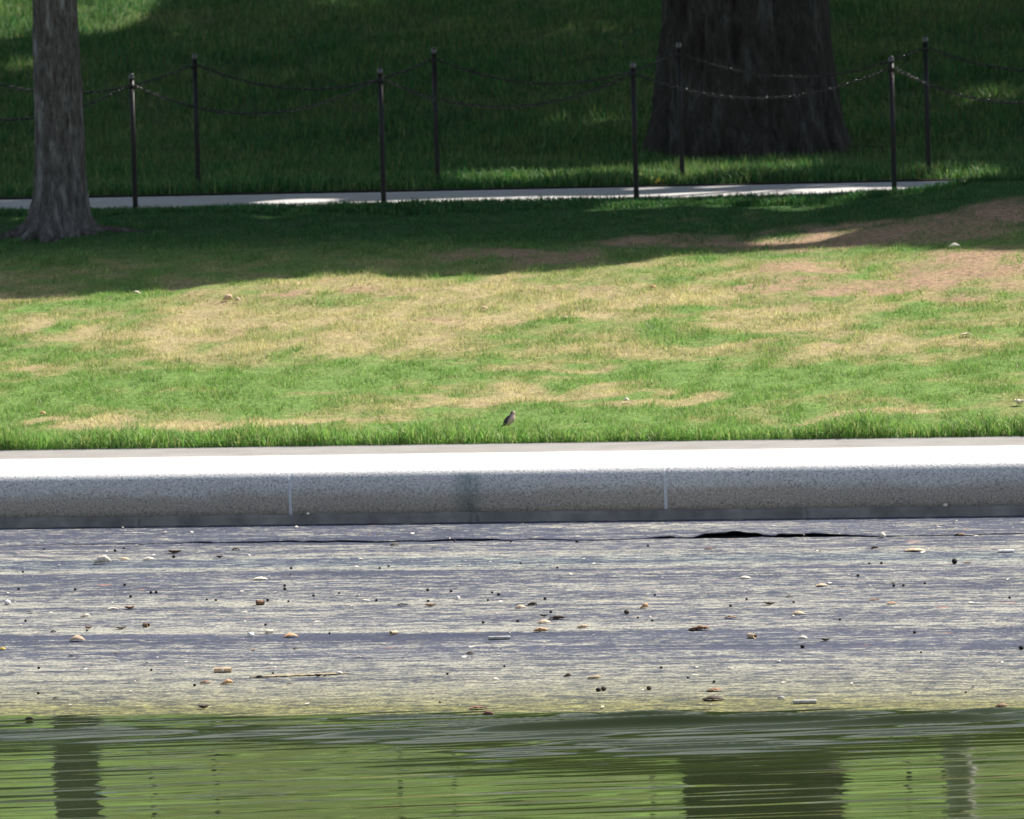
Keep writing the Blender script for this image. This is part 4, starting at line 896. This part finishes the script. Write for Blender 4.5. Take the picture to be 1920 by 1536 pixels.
lump('dark_lump', 1175, 1147, 11, 'dark', 'dark lump with grey side right of centre', 'lump'); lump('dark_lump', 1505, 1212, 9, 'black', 'black lump below the dark pale-rimmed leaf', 'lump'); lump('dark_lump', 1915, 1215, 10, 'black', 'black lump at the right edge of the view', 'lump'); lump('dark_lump', 326, 1044, 7, 'black', 'small black lump below the dark boat-shaped leaf', 'lump'); lump('dark_lump', 1715, 1186, 7, 'black', 'small black lump alone on the right floor', 'lump')
o = lump('seed', 1787, 940, 9, 'pale', 'pale seed lodged on the flashing under the right coping block', 'seed', None, .352); o.location.y = -.008
o = lump('seed', 595, 960, 7, 'pale', 'pale seed lodged on the flashing right of the left joint', 'seed', None, .350); o.location.y = -.008
BER = [(35, 1105), (141, 1106), (283, 1111), (293, 1111), (234, 1097), (245, 1119), (388, 1125), (405, 1126), (502, 1126), (534, 1099), (534, 1105), (541, 1128), (588, 1118), (636, 1113), (498, 1171), (48, 1164), (163, 1182), (618, 1187), (284, 1256), (72, 1299), (73, 1252), (512, 1263), (365, 1285), (43, 1073), (546, 1066), (83, 1030), (233, 1028), (216, 1032), (712, 1066), (729, 1063), (802, 1107), (846, 1109), (923, 1111), (935, 1114), (706, 1126), (803, 1127), (915, 1125), (1022, 1122), (906, 1167), (971, 1165), (1033, 1147), (1228, 1115), (1223, 1164), (1045, 1064), (976, 1057), (1196, 1158), (946, 1250), (839, 1264), (825, 1317), (1240, 1253), (1400, 1123), (1488, 1129), (1676, 1098), (1694, 1097), (1734, 1093), (1575, 1162), (1893, 1121), (1290, 1272), (1339, 1280), (1811, 1299), (1653, 1056), (1609, 1080), (1727, 1224), (1370, 1136), (1084, 1340), (1007, 1341), (1630, 1056), (852, 1014), (958, 1015), (1082, 1015), (1215, 1024)]
for (px, py) in BER: lump('berry', px, py, random.uniform(4.5, 6.5), 'black', 'tiny round black berry lying on the dry pool floor', 'berry', 'black berries scattered on the pool floor')
# long straw strip and countless pale flecks
P0, P1 = ground(468, 1271), ground(655, 1264); n = 30; V, Fs = [], []
for i in range(n + 1):
    t = i / n; c = P0 + (P1 - P0) * t; w = .035 * math.sin(math.pi * min(.97, max(.03, t))) ** .5 * (.8 + .4 * random.random())
    for s in (-1, 1):
        q = c + F0 * s * w; V.append((q[0], q[1], float(floorz(np.array([q[0]]), np.array([q[1]]))[0]) + .003 + .003 * random.random()))
Fs = [(2 * i, 2 * i + 1, 2 * i + 3, 2 * i + 2)[::-1] for i in range(n)]
o = mesh_obj('straw_strip', V, Fs, LEAFMAT['straw']); sm = o.modifiers.new('s', 'SOLIDIFY'); sm.thickness = .002; sm.offset = 0; tag(o, 'long thin straw-coloured strip lying flat in the lower left floor', 'straw')
def flecks():
    n = 320; r = np.random.default_rng(77); y = -.15 - 9.3 * r.random(n) ** 1.25; d = (y + 53.8) / math.cos(YAW); u = (r.random(n) * 2 - 1) * (d * 960 / FPX + .8)
    x = -math.tan(YAW) * y + u / math.cos(YAW); z = floorz(x, y) + np.where(y > -1.1, .022, .006)
    L = .005 + .022 * r.random(n) ** 2.2; a = r.random(n) * 6.28; V = []; C = []
    for k in range(6):
        t = 6.2832 * k / 6; rr = L * (.6 + .6 * r.random(n)); ux, uy = math.cos(t) * rr, math.sin(t) * rr * .6
        V.append(np.stack([x + ux * np.cos(a) - uy * np.sin(a), y + ux * np.sin(a) + uy * np.cos(a), z + (r.random(n) - .3) * L * .45], -1))
    V = np.stack(V, 1).reshape(-1, 3); b = np.arange(n)[:, None] * 6; Fs = np.concatenate([b + np.array([[0, 1, 2, 3]]), b + np.array([[0, 3, 4, 5]])])
    c = np.array((.66, .60, .52)) * (.75 + .4 * r.random((n, 1))); c = np.where((r.random(n) < .14)[:, None], np.array((.06, .045, .04)), c)
    tag(np_mesh('leaf_fragments', V, Fs, 4, tint0, None, False, np.repeat(c, 6, 0)), 'countless small pale leaf fragments scattered over the pool floor', 'debris', kind='stuff')
tint0 = tint_mat('fragment', .8, .1)
flecks()
